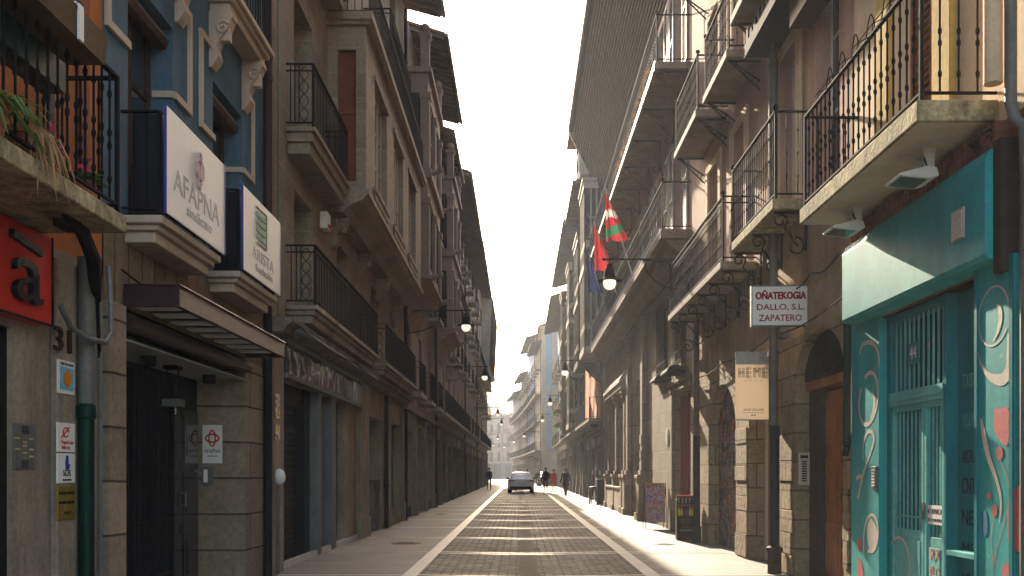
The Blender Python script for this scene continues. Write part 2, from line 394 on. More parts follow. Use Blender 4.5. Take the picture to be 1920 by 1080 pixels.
def door(root, s, a, y0, y1, z0, z1, mat='wood_dark', leaves=2, hmat='gold', name='door'):
    mb = MB(s); y0 += .004; y1 -= .004; mb.box(a, a+.05, y0, y1, z0, z1)
    n = leaves
    for k in range(n):
        ya = y0+(y1-y0)*k/n+.06; yb = y0+(y1-y0)*(k+1)/n-.06
        for za, zb in ((z0+.15, z0+(z1-z0)*.32), (z0+(z1-z0)*.38, z0+(z1-z0)*.66), (z0+(z1-z0)*.72, z1-.1)):
            mb.box(a-.016, a+.001, ya, yb, za, zb); mb.box(a-.026, a-.015, ya+.06, yb-.06, za+.06, zb-.06)
        if k: mb.box(a-.03, a, ya-.075, ya-.045, z0, z1)
    d = mb.build(name, mat, root)
    h = MB(s); yc = (y0+y1)/2; h.tube([(a-.01, yc-.08, z0+1.05), (a-.07, yc-.08, z0+1.05), (a-.07, yc-.08, z0+1.2), (a-.01, yc-.08, z0+1.2)], .012, 6)
    h.build('handle', hmat, d); return d
def spiral(c, r0, r1, turns, start, plane='az', n=22, sgn=1):
    o = []
    for k in range(n+1):
        t = k/n; r = r0+(r1-r0)*t; an = start+sgn*2*PI*turns*t
        o.append((c[0]+r*math.cos(an), c[1], c[2]+r*math.sin(an)))
    return o
def baluster(mb, a, y, z0, z1, kind):
    if kind == 0: mb.box(a-.007, a+.007, y-.007, y+.007, z0, z1)
    elif kind == 1:      # thin bar with three swellings
        h = z1-z0; pr = [(.007, 0), (.007, .18*h)]
        for f in (.22, .5, .78): pr += [(.007, f*h-.022), (.013, f*h-.01), (.013, f*h+.01), (.007, f*h+.022)]
        pr += [(.007, h)]; mb.lathe((a, y, z0), pr, 5)
    else:                # heavy turned bar
        h = z1-z0; pr = [(.009, 0), (.009, .08*h)]
        for f in (.16, .42, .52, .82): pr += [(.009, f*h-.03), (.017, f*h-.012), (.017, f*h+.012), (.009, f*h+.03)]
        pr += [(.009, h)]; mb.lathe((a, y, z0), pr, 6)
def lattice(mb, a0, a1, y0, y1, z0, z1, rows=4, r=.006):
    """diamond panel between two points (a0,y0)-(a1,y1)"""
    def P(u, v): return (a0+(a1-a0)*u, y0+(y1-y0)*u, z0+(z1-z0)*v)
    for ph in (0, 1):
        pts = []
        for k in range(rows*8+1):
            v = k/(rows*8); u = .5+.5*math.sin(PI*rows*v+PI*ph)*.9; pts.append(P(u, v))
        mb.tube(pts, r, 4)
def balcony(root, s, aw, ao, y0, y1, zt, th=.12, rh=1.0, kind=1, sp=.12, brk=None, slab='slab', iron='iron', prof='plain', lat=False, ball=False, nb=None, rails3=False, edge=None, label=None):
    mb = MB(s)
    if prof == 'plain': mb.box(ao, aw-.002, y0, y1, zt-th, zt)
    else:            # moulded stone ledge, three steps
        mb.box(ao, aw-.002, y0, y1, zt-.07, zt); mb.box(ao+.05, aw-.002, y0+.05, y1-.05, zt-th*.55, zt-.07)
        mb.box(ao+.10, aw-.002, y0+.10, y1-.10, zt-th, zt-th*.55)
    if edge: mb.m = 1; mb.box(ao-.004, ao+.02, y0-.004, y1+.004, zt-.05, zt+.02); mb.m = 0
    sl = mb.build('balcony', [slab, edge] if edge else slab, root, bevel=.012)
    if label: sl['label'] = label
    r = MB(s); b = ao+.05; ya, yb = y0+.05, y1-.05; zb = zt+.07; ztop = zt+rh
    for z, w in ((zb, .022), (ztop, .04)) + (((ztop-.10, .016),) if rails3 else ()):
        r.bar((b, ya, z), (b, yb, z), w, .02); r.bar((b, ya, z), (aw, ya, z), w, .02); r.bar((b, yb, z), (aw, yb, z), w, .02)
    for y in (ya, yb):
        r.box(b-.014, b+.014, y-.014, y+.014, zt, ztop)
        if ball: r.ball((b, y, ztop+.06), .04, 8); r.tube([(b, y, ztop), (b, y, ztop+.04)], .012, 5)
    n = max(2, int((yb-ya)/sp))
    for k in range(1, n): baluster(r, b, ya+(yb-ya)*k/n, zb, ztop, kind)
    m = max(2, int((aw-b)/sp))
    for y in (ya, yb):
        if lat:
            lattice(r, b+.06, b+.2, y, y, zb+.02, ztop-.04); r.box(b+.2, b+.214, y-.007, y+.007, zb, ztop)
            for k in range(1, 3): baluster(r, b+.2+(aw-b-.2)*k/3, y, zb, ztop, 0)
        else:
            for k in range(1, m): baluster(r, b+(aw-b)*k/m, y, zb, ztop, kind)
    r.build('railing', iron, sl, smooth=kind > 0)
    if brk:
        cnt = nb or max(2, int((y1-y0)/1.0)+1)
        for k in range(cnt):
            y = y0+.12+(y1-y0-.24)*k/max(1, cnt-1); q = MB(s); zz = zt-th; d = aw-ao
            if brk == 'scroll':
                q.bar((ao+.05, y, zz-.02), (aw, y, zz-.02), .03, .03); q.bar((aw-.02, y, zz), (aw-.02, y, zz-d*1.05), .03)
                pts = spiral((ao+.13, y, zz-.13), .03, .1, 1.1, PI*.2, sgn=-1)[:]
                pts += [(ao+.13+(d-.25)*t+.0, y, zz-.22-(d*.62)*t*t) for t in (.25, .5, .75)]
                pts += spiral((aw-.16, y, zz-d*.95), .13, .03, 1.2, PI*.45, sgn=-1)
                q.tube(pts, .013, 5)
            elif brk == 'truss':
                p0 = Vector((ao+.1, y, zz-.03)); p1 = Vector((aw, y, zz-d*.85)); q.bar((ao+.06, y, zz-.015), (aw, y, zz-.015), .03, .03)
                dn = Vector((p1-p0)); off = Vector((0, 0, .09))
                q.bar(p0, p1, .022); q.bar(p0+off*.2, p1+off*1.6, .022)
                for j in range(7):
                    t = j/7; A = p0+dn*t; Bq = p0+off*.2+(p1+off*1.6-p0-off*.2)*(t+.07); q.bar(A, Bq, .012)
            else:  # corbel
                q.prism([(aw, zz), (ao+.12, zz), (ao+.12, zz-.07), (ao+.2, zz-.16), (aw-.12, zz-.24), (aw-.08, zz-.42), (aw, zz-.5)], y-.09, y+.09)
            q.build('bracket', iron if brk != 'corbel' else slab, sl)
    return sl
def eave(root, s, aw, ao, y0, y1, z, mat='eave_pale', drop=.25, rise=1.9, depth=6):
    """roof slope with rafters showing under its overhang"""
    mb = MB(s); up = lambda a: z+(a-ao)*rise/depth
    mb.prism([(ao, z), (ao, z+.06), (aw+depth, up(aw+depth)+.06), (aw+depth, up(aw+depth))], y0, y1)
    rf = mb.build('roof', 'tile', root)
    e = MB(s); y = y0+.1
    e.prism([(ao+.01, z-.03), (ao+.01, z-.002), (aw+.3, up(aw+.3)-.002), (aw+.3, up(aw+.3)-.03)], y0+.01, y1-.01)
    while y < y1-.1:
        e.prism([(ao+.05, z-.13), (ao+.05, z-.03), (aw+.2, up(aw+.2)-.03), (aw+.2, up(aw+.2)-.2)], y, y+.1); y += .42
    e.build('rafters', mat, rf)
    g = MB(s); g.tube([(ao-.05, y0, z-.02), (ao-.05, y1, z-.02)], .065, 7); g.build('gutter', 'pipe_grey', rf)
    return rf
def pipe(root, s, a, y, z0, z1, r=.05, mat='pipe_grey', name='downpipe', shoe=None):
    mb = MB(s); mb.tube([(a, y, z0), (a, y, z1)], r, 9)
    z = z0+1.1
    while z < z1-.2: mb.lathe((a, y, z), [(r, -.04), (r+.012, -.035), (r+.012, .035), (r, .04)], 9); z += 2.1
    p = mb.build(name, mat, root, smooth=True)
    if shoe: q = MB(s); q.lathe((a, y, 0), [(r+.02, 0), (r+.02, shoe), (r+.03, shoe), (r+.03, shoe+.05), (r+.002, shoe+.06)], 9); q.build('iron_shoe', 'pipe_green', p, smooth=True)
    return p

# ================================================================== GROUND
WL, WR = 3.5, 3.8            # distance of the left and right house fronts from the camera's line
MT['pave'] = MB_blocks('pavement_slabs', (.235, .212, .18), 1.5, .33, .12, mortar=.35, msize=.009, rock=.4, rdist=.006, plan='ground', rough=.7, bdepth=.006, streak=.35, spec=.25)
MT['cobble'] = MB_blocks('cobble_setts', (.25, .23, .20), .27, .155, .34, mortar=.13, msize=.021, rock=.8, rdist=.02, plan='ground', rough=.75, bdepth=.03, streak=.3, spec=.15)
MT['band'] = M('polished_stone_band', (.62, .58, .50), .35, spec=.5, var=.15, scale=4, bmp=.3, bscale=30, bdist=.004, streak=.25)
MT['earth'] = M('ground_asphalt', (.10, .09, .08), .9)
def bend(y):                 # how far the street swings left beyond the junction
    return 0 if y < 96 else -((y-96)**1.55)*.0034
def sheet(name, mat, xs, y0, y1, zf, step=4.0, kind='structure'):
    mb = MB(); n = max(1, int((y1-y0)/step)); rows = []
    for k in range(n+1):
        y = y0+(y1-y0)*k/n; rows.append([mb.pt(x+bend(y), y, zf(x)) for x in xs])
    for k in range(n):
        for j in range(len(xs)-1): mb.face([rows[k][j], rows[k][j+1], rows[k+1][j+1], rows[k+1][j]])
    o = mb.build(name, mat); tag(o, kind=kind); return o
g = MB(); g.poly([(-700, -200, -.06), (700, -200, -.06), (700, 1500, -.06), (-700, 1500, -.06)])
tag(g.build('ground', 'earth'), kind='structure')
RL, RR = -1.53, 1.86         # centres of the two white stone lines
CX = (RL+RR)/2-.02
def camber(x): return -.035*(1-min(1, abs(x-CX)/1.7))
sheet('pavement_left', 'pave', [-6.5, -3.4, RL-.11], -8, 98, lambda x: 0)
sheet('pavement_right', 'pave', [RR+.11, 3.7, 6.5], -8, 98, lambda x: 0)
sheet('road', 'cobble', [RL+.09, -.9, CX-.16, CX+.16, 1.1, RR-.09], -8, 96, camber)
sheet('junction_paving', 'pave', [-14, -5, 0, 5, 14, 22], 95.9, 240, lambda x: -.004)
MT['drain'] = M('drain_stone', (.20, .175, .145), .8, spec=.03, var=.15, scale=4, bmp=.3, bscale=30, bdist=.004, streak=.25)
sheet('drain_strip', 'drain', [CX-.145, CX+.145], -8, 95.8, lambda x: -.029)
# thin strips that edge the drain
sheet('white_line_right', 'band', [RR-.1, RR+.11], -8, 95, lambda x: .004)
mb = MB()
pts = [(-1.53, -8), (-1.53, 94), (-1.9, 104), (-3.6, 116)]
for k in range(3):
    (xa, ya), (xb, yb) = pts[k], pts[k+1]; w = .11 if k < 2 else .14
    mb.poly([(xa-w, ya, .004), (xa+w-.01, ya, .004), (xb+w-.01, yb, .004), (xb-w, yb, .004)])
tag(mb.build('white_line_left', 'band'), kind='structure')
mb = MB(); y = 5.32; k = 0
while y < 95:
    for d in (0, .3):
        yy = y+d; w = .085
        for xa, xb, za, zb in ((RL+.09, CX, .005, -.024), (CX, RR-.1, -.024, .005)):
            mb.poly([(xa, yy, za), (xb, yy, zb), (xb, yy+w, zb), (xa, yy+w, za)])
        for xa, xb in ((-3.42, RL-.11), (RR+.11, 3.72)): mb.poly([(xa, yy, .004), (xb, yy, .004), (xb, yy+.07, .004), (xa, yy+.07, .004)])
    y += 3.92
tag(mb.build('paving_bands', 'band'), kind='structure')

for k, (x, y, r) in enumerate(((-2.3, 19.5, .3), (.9, 30.5, .28), (-2.7, 33, .25), (2.9, 19.2, .22))):
    mb = MB(); zz = .008 if abs(x) > 1.9 else -.012; mb.lathe((x, y, zz), [(r, -.01), (r, 0), (r*.92, .003), (r*.9, 0), (r*.02, .001)], 20)
    for q in range(-3, 4): mb.box(x-r*.6, x+r*.6, y+q*r*.2-.012, y+q*r*.2+.012, zz, zz+.004)
    tag(mb.build('manhole_cover', M('cast_iron_cover', (.06, .055, .05), .6), None, loc=(x, y, zz)), ('round iron cover in the left pavement, nearest one', 'round iron cover among the cobbles of the roadway', 'round iron cover in the left pavement, farther one', 'small round iron cover in the right pavement')[k], 'manhole cover', 'iron covers in the paving')

# ================================================================== LEFT SIDE
S = -1
# ---------------- house 31, orange
b31 = thing('orange_house', 'orange plastered house with stone ground floor and balcony of potted plants, nearest on the left', 'house', (-3.5, 4, 0))
facade(b31, S, 3.5, 0, 8.05, 0, 3.14, [(2.2, 6.62, 0, 2.45)], 'stone_plain', 'ground_floor_wall', .5, back=8)
facade(b31, S, 3.5, 0, 8.05, 3.14, 17, [(4.2, 5.5, 3.3, 5.6), (4.2, 5.5, 6.8, 9.2), (1.5, 2.6, 3.3, 5.6)], 'orange', 'upper_wall', .3, back=8)
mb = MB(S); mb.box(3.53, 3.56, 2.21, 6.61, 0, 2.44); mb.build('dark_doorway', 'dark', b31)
mb = MB(S); mb.box(3.44, 3.499, 7.15, 7.62, 0, 3.05); mb.build('pilaster', 'stone_plain', b31, bevel=.01)
for y0, y1, z0, z1 in ((4.2, 5.5, 3.3, 5.6), (4.2, 5.5, 6.8, 9.2)): window(b31, S, 3.7, y0, y1, z0, z1, 'white')
balcony(b31, S, 3.5, 2.8, 1.0, 6.85, 3.27, .12, .97, 2, .125, slab='slab_moss')
mb = MB(S); mb.tube([(3.42, 7.0, 3.3), (3.42, 7.0, 9)], .03, 6); mb.build('downpipe', 'pipe_grey', b31)
mb = MB(S); mb.tube([(3.43, 7.55, 3.3), (3.43, 7.55, 9)], .05, 7); mb.build('downpipe', 'terracotta', b31)
pp = pipe(b31, S, 3.37, 7.47, 1.98, 3.12, .066, 'pipe_grey')
mb = MB(S); mb.tube([(3.37, 7.47, 0), (3.37, 7.47, 1.95)], .062, 10); mb.lathe((3.37, 7.47, 1.86), [(.062, 0), (.075, .01), (.075, .1), (.06, .12)], 10)
q = mb.build('downpipe', 'pipe_green', b31, smooth=True); q['label'] = 'green lower length of the drainpipe'
mb = MB(S); mb.tube([(3.33, 7.62, 0), (3.33, 7.62, 3.0)], .022, 6); mb.build('conduit', 'grey', b31)

# red shop sign
sg = thing('shop_sign', 'red shop sign with thick black letters under the orange house balcony', 'sign', (-3.4, 6.2, 2.8))
mb = MB(S); mb.box(3.36, 3.5, 4.2, 6.9, 2.5, 3.13); mb.build('panel', 'red', sg, bevel=.01)
mb = MB(S); mb.box(3.35, 3.365, 4.2, 6.9, 2.49, 2.505); mb.box(3.35, 3.365, 6.895, 6.91, 2.49, 3.13); mb.build('trim', 'black', sg)
text(sg, 'a', (-3.33, 6.5, 2.79), **LEFT, size=.62, mat='black', width=.36, ext=.02)
mb = MB(S); mb.bar((3.33, 6.3, 3.02), (3.33, 6.68, 2.97), .03, .05); mb.build('lettering', 'black', sg)
# wall plates at the door of 31
text(None, '31', (-3.425, 7.22, 2.43), **LEFT, size=.26, mat='iron_rusty', name='house_number', width=.26, ext=.012)
o = bpy.data.objects['house_number']; tag(o, 'dark metal house number 31 on the stone pilaster', 'number')
p1 = thing('poster', 'framed blue poster with an orange and yellow blot under the number 31', 'poster', (-3.43, 7.32, 2.17))
mb = MB(S); mb.box(3.425, 3.438, 7.2, 7.46, 2.04, 2.29); mb.build('board', 'offwhite', p1)
mb = MB(S); mb.box(3.42, 3.426, 7.225, 7.435, 2.07, 2.24); mb.build('picture', M_paint('poster_blue', [(.12, .3, .42), (.14, .36, .5), (.18, .42, .55)], 4), p1)
mb = MB(S); mb.slabpoly([(7.33+.055*math.cos(t*PI/6)*(1+.15*(t % 2)), 2.155+.06*math.sin(t*PI/6)*(1+.15*(t % 2))) for t in range(12)], 3.414, 3.42); mb.build('blot', M('blot_orange', (.7, .25, .03), .6), p1)
text(p1, 'PSICÓLOGOS', (-3.421, 7.33, 2.262), **LEFT, size=.03, mat='iron', width=.2, ext=.001)
for nm, z0, z1, lab in (('plaque', 1.60, 1.82, 'white plaque with a red emblem on the pilaster of house 31'), ('plaque', 1.365, 1.59, 'white plaque lettered SOS with a blue hand, just above the brass one'), ('plaque', 1.09, 1.345, 'yellow brass plaque screwed lowest on the pilaster of house 31')):
    t = thing(nm, lab, 'plaque', (-3.43, 7.33, z0)); k = (z0 > 1.5, z0 > 1.3)
    mb = MB(S); mb.box(3.425, 3.439, 7.19, 7.47, z0, z1); mb.build('plate', 'gold' if z0 < 1.2 else 'offwhite', t, bevel=.004)
    if z0 > 1.5:
        mb = MB(S); mb.tube([(3.42, 7.31+.045*math.cos(u*.5), 1.75+.035*math.sin(u*.5)) for u in range(12)], .005, 4); mb.bar((3.42, 7.24, 1.71), (3.42, 7.37, 1.79), .006); mb.build('emblem', 'red', t)
        text(t, 'Mugarik Gabe', (-3.421, 7.34, 1.675), **LEFT, size=.035, mat='red', width=.2, ext=.001); text(t, 'Nafarroa', (-3.421, 7.31, 1.635), **LEFT, size=.035, mat='red', width=.13, ext=.001)
    elif z0 > 1.3:
        mb = MB(S); mb.slabpoly([(7.31, 1.47), (7.35, 1.47), (7.37, 1.51), (7.345, 1.5), (7.34, 1.57), (7.32, 1.575), (7.31, 1.52)], 3.415, 3.425); mb.build('emblem', M('plaque_blue', (.03, .05, .25), .5), t)
        text(t, 'SOS', (-3.42, 7.33, 1.44), **LEFT, size=.07, mat='black', width=.12, ext=.001); text(t, 'NAFARROA NAVARRA', (-3.42, 7.33, 1.39), **LEFT, size=.02, mat='black', width=.14, ext=.001)
    else:
        for kk, ww in ((1.29, .24), (1.22, .24), (1.14, .1)): text(t, 'NOTARIO DESPACHO' if ww > .2 else '2º DCHA', (-3.421, 7.33, kk), **LEFT, size=.03, mat='iron', width=ww, ext=.001)
t = thing('intercom', 'steel intercom panel with rows of yellow name tags beside the dark doorway', 'intercom', (-3.5, 6.75, 1.6))
mb = MB(S); mb.box(3.485, 3.499, 6.63, 6.91, 1.47, 1.79); mb.build('plate', 'grey', t, bevel=.003)
mb = MB(S)
for y, z in ((6.66, 1.685), (6.85, 1.685), (6.76, 1.66), (6.76, 1.635), (6.66, 1.61), (6.85, 1.61), (6.76, 1.585), (6.85, 1.56)): mb.box(3.479, 3.486, y-.025, y+.025, z-.006, z+.006)
mb.build('name_tag', M('tag_yellow', (.55, .42, .15), .5), t)
mb = MB(S)
for c in (1.745, 1.505):
    for k in range(5): mb.box(3.481, 3.486, 6.72, 6.81, c-.025+k*.012, c-.02+k*.012)
mb.build('speaker_grille', 'black', t)
for o in C.objects:
    if o.type == 'EMPTY' and o.get('category') in ('poster', 'plaque'): o.location.y -= .07
# street cabling and the arm lamp under the balcony
t = thing('wall_lamp', 'black curved arm lamp fixed to the orange house balcony edge', 'lamp', (-3.4, 7.0, 3.1))
mb = MB(S); mb.tube([(3.0, 6.3, 3.18), (3.05, 6.7, 3.13), (3.15, 7.1, 3.02), (3.25, 7.35, 2.92), (3.32, 7.55, 2.8)], [.03, .05, .055, .05, .03], 8); mb.box(3.03, 3.12, 6.42, 6.62, 3.1, 3.22); mb.build('arm', 'iron', t, smooth=True)
mb = MB(S); mb.tube([(3.32, 7.55, 2.8), (3.33, 7.6, 2.5), (3.33, 7.64, 2.1), (3.35, 7.66, 1.6)], .016, 6); mb.build('cable', 'iron', t)
mb = MB(S); mb.tube([(3.3, 6.9, 2.65), (3.3, 7.05, 2.52), (3.28, 7.3, 2.46), (3.26, 7.55, 2.47), (3.27, 7.68, 2.56), (3.28, 7.7, 2.8), (3.3, 7.7, 3.1)], .022, 7)
tag(mb.build('power_cable', 'grey', None, True, loc=(-3.3, 7.3, 2.5)), 'thick black cable looping round the drainpipe of house 31', 'cable')
# plants of the balcony
tr = thing('planter_trough', 'long dark green planter trough clipped along the balcony rail of the orange house', 'planter', (-2.9, 5.3, 4.1))
mb = MB(S); mb.prism([(2.72, 4.12), (2.97, 4.12), (2.99, 4.30), (2.70, 4.30)], 3.6, 6.3); mb.build('wooden_box', 'trough_wood', tr)
mb = MB(S); mb.prism([(3.0, 3.95), (3.16, 3.95), (3.2, 4.24), (2.98, 4.24)], 3.6, 6.35); mb.build('trough', 'iron_green', tr)
mb = MB(S)
for y in (4.6, 5.25, 5.9): mb.box(2.69, 2.705, y-.03, y+.03, 4.1, 4.33); mb.box(2.69, 2.8, y-.03, y+.03, 4.318, 4.33)
mb.build('clip', 'white', tr)
def tuft(root, c, n, L, mat, droop=.5, w=.02, spread=1, name='leaves', s=S, up=1):
    mb = MB(s)
    for k in range(n):
        an = random.uniform(0, 2*PI); l = L*random.uniform(.5, 1.1); p = Vector(c)+Vector((random.uniform(-.05, .05), random.uniform(-.05, .05), 0))
        d = Vector((math.cos(an)*spread, math.sin(an)*spread, up*random.uniform(.4, 1.3))).normalized(); sd = Vector((-math.sin(an), math.cos(an), 0))*w
        pr = [p]
        for j in range(1, 4): pr.append(pr[-1]+(d+Vector((0, 0, -droop*j*.55)))*l/3)
        ws = [.6, 1, .8, .05]
        ids = [(mb.pt(*(q-sd*f)), mb.pt(*(q+sd*f))) for q, f in zip(pr, ws)]
        for j in range(3): mb.face([ids[j][0], ids[j][1], ids[j+1][1], ids[j+1][0]])
    return mb.build(name, mat, root)
def blossoms(root, c, n, rad, s=S):
    mb = MB(s)
    for k in range(n):
        p = Vector(c)+Vector((random.uniform(-1, 1), random.uniform(-1, 1), random.uniform(-.4, .8)))*rad
        for q in range(4):
            u = Vector((random.uniform(-1, 1), random.uniform(-1, 1), random.uniform(-1, 1)))*.02; v = Vector((random.uniform(-1, 1), random.uniform(-1, 1), random.uniform(-1, 1)))*.02
            mb.poly([tuple(p+u), tuple(p+v), tuple(p-u), tuple(p-v)])
    return mb.build('flowers', 'petal', root)
def flowerpot(c, r, h, lab, kind, s=S):
    t = thing('flower_pot', lab, 'plant', (s*c[0], c[1], c[2]), 'plant pots on the orange house balcony')
    mb = MB(s); mb.lathe(c, [(r*.7, 0), (r*.95, h*.8), (r*1.08, h*.8), (r*1.08, h), (r*.9, h), (r*.85, h*.9)], 12); mb.build('pot', 'terracotta', t, smooth=True)
    top = (c[0], c[1], c[2]+h)
    if kind == 'flower': tuft(t, top, 90, .20, 'leaf', .5, .028); blossoms(t, (c[0], c[1], c[2]+h+.12), 10, .12)
    elif kind == 'dry':
        tuft(t, (c[0]-.06, c[1], c[2]+h), 90, .26, 'dry', 1.9, .009, 1.1)
    else: tuft(t, top, 60, .5, 'leaf', .9, .012)
    return t
flowerpot((3.05, 6.1, 3.28), .1, .17, 'terracotta pot of pink flowers on the balcony, farther one', 'flower')
flowerpot((2.98, 6.52, 3.28), .09, .14, 'terracotta pot of trailing flowers at the far corner of the balcony', 'flower')
flowerpot((2.93, 5.72, 3.28), .12, .2, 'terracotta pot with withered brown leaves hanging over the balcony edge', 'dry')
flowerpot((2.9, 5.25, 3.28), .1, .2, 'terracotta pot with long grassy leaves at the near end of the balcony', 'grass')

# ---------------- house 33, blue
b33 = thing('blue_house', 'blue plastered house with cream mouldings over a dark recessed entrance', 'house', (-3.5, 10, 0))
Y0, Y1 = 8.05, 13.3
facade(b33, S, 3.5, Y0, Y1, 0, 2.9, [(8.41, 12.26, 0, 2.9, 0, .62)], 'stone_pier', 'ground_floor_wall', back=8)
mb = MB(S); mb.box(3.44, 3.499, 8.06, 8.40, 0, 2.9); mb.build('pier', 'stone_pier', b33)
facade(b33, S, 3.49, Y0, Y1, 2.9, 3.58, [], 'stone_soldier', 'frieze')
WB = [(8.58, 9.69), (10.96, 12.1)]
ops = []
for (a, b) in WB: ops += [(a, b, 3.7, 5.92), (a, b, 6.86, 9.2), (a, b, 10.2, 12.4), (a, b, 13.4, 15.4)]
facade(b33, S, 3.5, Y0, Y1, 3.58, 17, ops, 'blue', 'upper_wall', .24, back=8)
for (a, b, z0, z1) in ops:
    window(b33, S, 3.72, a, b, z0, z1, 'wood_dark', 2, 3)
    mb = MB(S); mb.tube([(3.62, a+.02, z1-.14), (3.62, b-.02, z1-.14)], .09, 8); mb.build('blind_roll', 'wood_dark', b33)
def moulding(y0, y1, z0, z1, low):
    w = .07; a0, a1 = 3.465, 3.499; ya, yb = y0-.42, y1+.42
    mb = MB(S); mb.box(a0, a1, ya-w, ya, low, z1); mb.box(a0, a1, ya-.01, y0-.002, low+.001, low+w); mb.box(a0, a1, ya-.01, y0, z1-w, z1-.001); mb.build('moulding', 'cream_trim', b33)
    mb = MB(S); mb.box(a0, a1, yb, yb+w, low, z1); mb.box(a0, a1, y1+.002, yb+.01, low+.001, low+w); mb.box(3.49, 3.7, y1-.03, y1+.01, low+.002, low+w-.002); mb.box(a0, a1, y1, yb+.01, z1-w, z1-.001); mb.build('moulding', 'cream_trim', b33)
for (a, b) in WB: moulding(a, b, 3.7, 6.3, 5.22); moulding(a, b, 7, 9.6, 8.4)
def corbel_scroll(par, s, aw, y, z, d=.3, h=.5, w=.2, mat='cream_trim', name='corbel'):
    mb = MB(s)
    pr = [(aw, z), (aw-d, z), (aw-d-.01, z-.10*h)]
    for k in range(7): t = k/6; pr.append((aw-d*(.95-.62*t)-.05*d*math.sin(PI*2*t), z-h*(.14+.5*t)))
    pr += [(aw-d*.36, z-h*.7), (aw-d*.42, z-h*.8), (aw-d*.3, z-h*.9), (aw-d*.12, z-h), (aw, z-h)]
    mb.prism(pr, y-w/2, y+w/2)
    for q in (-1, 1):
        yy = y+q*(w/2+.008)
        mb.tube([(p[0], yy, p[2]) for p in spiral((aw-d*.6, 0, z-h*.3), .01, d*.3, 1.4, 0, n=16)], .012, 5)
    mb.box(aw-d*.86, aw-d*.1, y-w*.25, y+w*.25, z-h*.5, z-h*.2)
    return mb.build(name, mat, par)
B33b = ((8.39, 10.04), (10.72, 12.4))
for i, (a, b) in enumerate(B33b):
    sl = balcony(b33, S, 3.5, 3.12, a, b, 3.7, .22, .92, 0, .11, prof='step', slab='cream_trim')
    s2 = balcony(b33, S, 3.5, 3.16, a, b, 6.86, .22, 1.0, 0, .11, prof='step', slab='cream_trim')
    for y in (a+.18, b-.22): corbel_scroll(s2, S, 3.5, y, 6.64, .26, .62, .17, name='corbel')
    mb = MB(S); mb.box(3.14, 3.4, a+.06, a+.075, 3.7, 4.6); mb.build('side_panel', 'black', sl)
for i, (a, b) in enumerate(B33b):
    lab = ('white sign with a pink knot emblem reading AFAPNA sindicato on a blue house balcony', 'white sign with green bars reading ARISTA fundación on a blue house balcony')[i]
    t = thing('sign_board', lab, 'sign', (-3.1, (a+b)/2, 3.7), 'white signs on the blue house balconies')
    mb = MB(S); mb.box(3.085, 3.10, a-.0, b, 3.72, 4.66); mb.build('panel', 'offwhite', t, bevel=.004)
    mb = MB(S); mb.box(3.08, 3.105, a-.012, a-.001, 3.71, 4.67); mb.box(3.08, 3.105, b+.001, b+.012, 3.71, 4.67); mb.build('frame', M('sign_edge_blue', (.05, .06, .3), .4), t)
    yc = (a+b)/2
    if i == 0:
        pk = M('emblem_pink', (.72, .50, .46), .6); lg = M('pale_grey_lettering', (.50, .48, .47), .6); mb = MB(S)
        for q in (0, 1):
            pts = []
            for k in range(25):
                an = 2*PI*k/24; rx, rz = (.065, .17) if q else (.13, .085)
                pts.append((3.079, yc+.03+rx*math.cos(an)*(1-.2*math.cos(2*an)), 4.35+rz*math.sin(an)))
            mb.tube(pts, .014, 4)
        mb.build('emblem', pk, t)
        text(t, 'AFAPNA', (-3.0835, yc, 4.06), **LEFT, size=.3, mat=lg, width=1.3, ext=.001); text(t, 'sindicato', (-3.0835, yc+.05, 3.88), **LEFT, size=.15, mat=lg, width=.72, ext=.001)
    else:
        gr = M('emblem_green', (.22, .42, .32), .6); mb = MB(S)
        for k in range(4): mb.box(3.075, 3.085, yc-.30, yc+.10, 4.20+k*.085, 4.255+k*.085)
        mb.build('emblem', gr, t); mb = MB(S); mb.box(3.075, 3.085, yc+.13, yc+.15, 4.16, 4.56); mb.box(3.075, 3.085, yc-.28, yc+.15, 4.145, 4.16); mb.box(3.075, 3.085, yc-.3, yc+.15, 4.56, 4.573); mb.build('emblem_frame', 'grey', t)
        text(t, 'ARISTA', (-3.0835, yc, 4.0), **LEFT, size=.2, mat=lg, width=.98, ext=.001); text(t, 'fundación', (-3.0835, yc+.05, 3.85), **LEFT, size=.12, mat=M('pale_lettering', (.5, .48, .45)), width=.75, ext=.002)
# recessed entrance
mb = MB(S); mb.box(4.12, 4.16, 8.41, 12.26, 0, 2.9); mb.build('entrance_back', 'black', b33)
mb = MB(S); mb.box(3.5, 4.12, 8.41, 12.26, 2.62, 2.64); mb.build('entrance_ceiling', 'grey_light', b33)
dd = door(b33, S, 4.05, 10.95, 12.1, 0, 2.2, 'glass', 2, 'grey')
mb = MB(S); y = 8.5
while y < 10.9: mb.box(3.92+.03*math.sin(y*40), 3.95+.03*math.sin(y*40), y, y+.02, .02, 2.5); y += .07
for z in (.3, .9, 1.5, 2.1): mb.bar((3.9, 8.5, z), (3.9, 10.85, z+.04), .012)
mb.build('folding_gate', 'iron', b33)
text(None, '33', (-4.015, 11.13, 2.17), **LEFT, size=.16, mat='offwhite', name='house_number', width=.2)
o = [x for x in C.objects if x.name.startswith('house_number')][-1]; tag(o, 'small pale house number 33 in the dark entrance under the awning', 'number')
t = thing('ceiling_lantern', 'dark square lantern hanging in the entrance of house 33', 'lamp', (-3.8, 10.6, 2.3))
mb = MB(S); mb.box(3.74, 3.9, 10.5, 10.66, 2.58, 2.62); mb.tube([(3.76, 10.58, 2.58), (3.76, 10.58, 2.25)], .008, 4); mb.tube([(3.88, 10.58, 2.58), (3.88, 10.58, 2.25)], .008, 4); mb.build('hanger', 'iron', t)
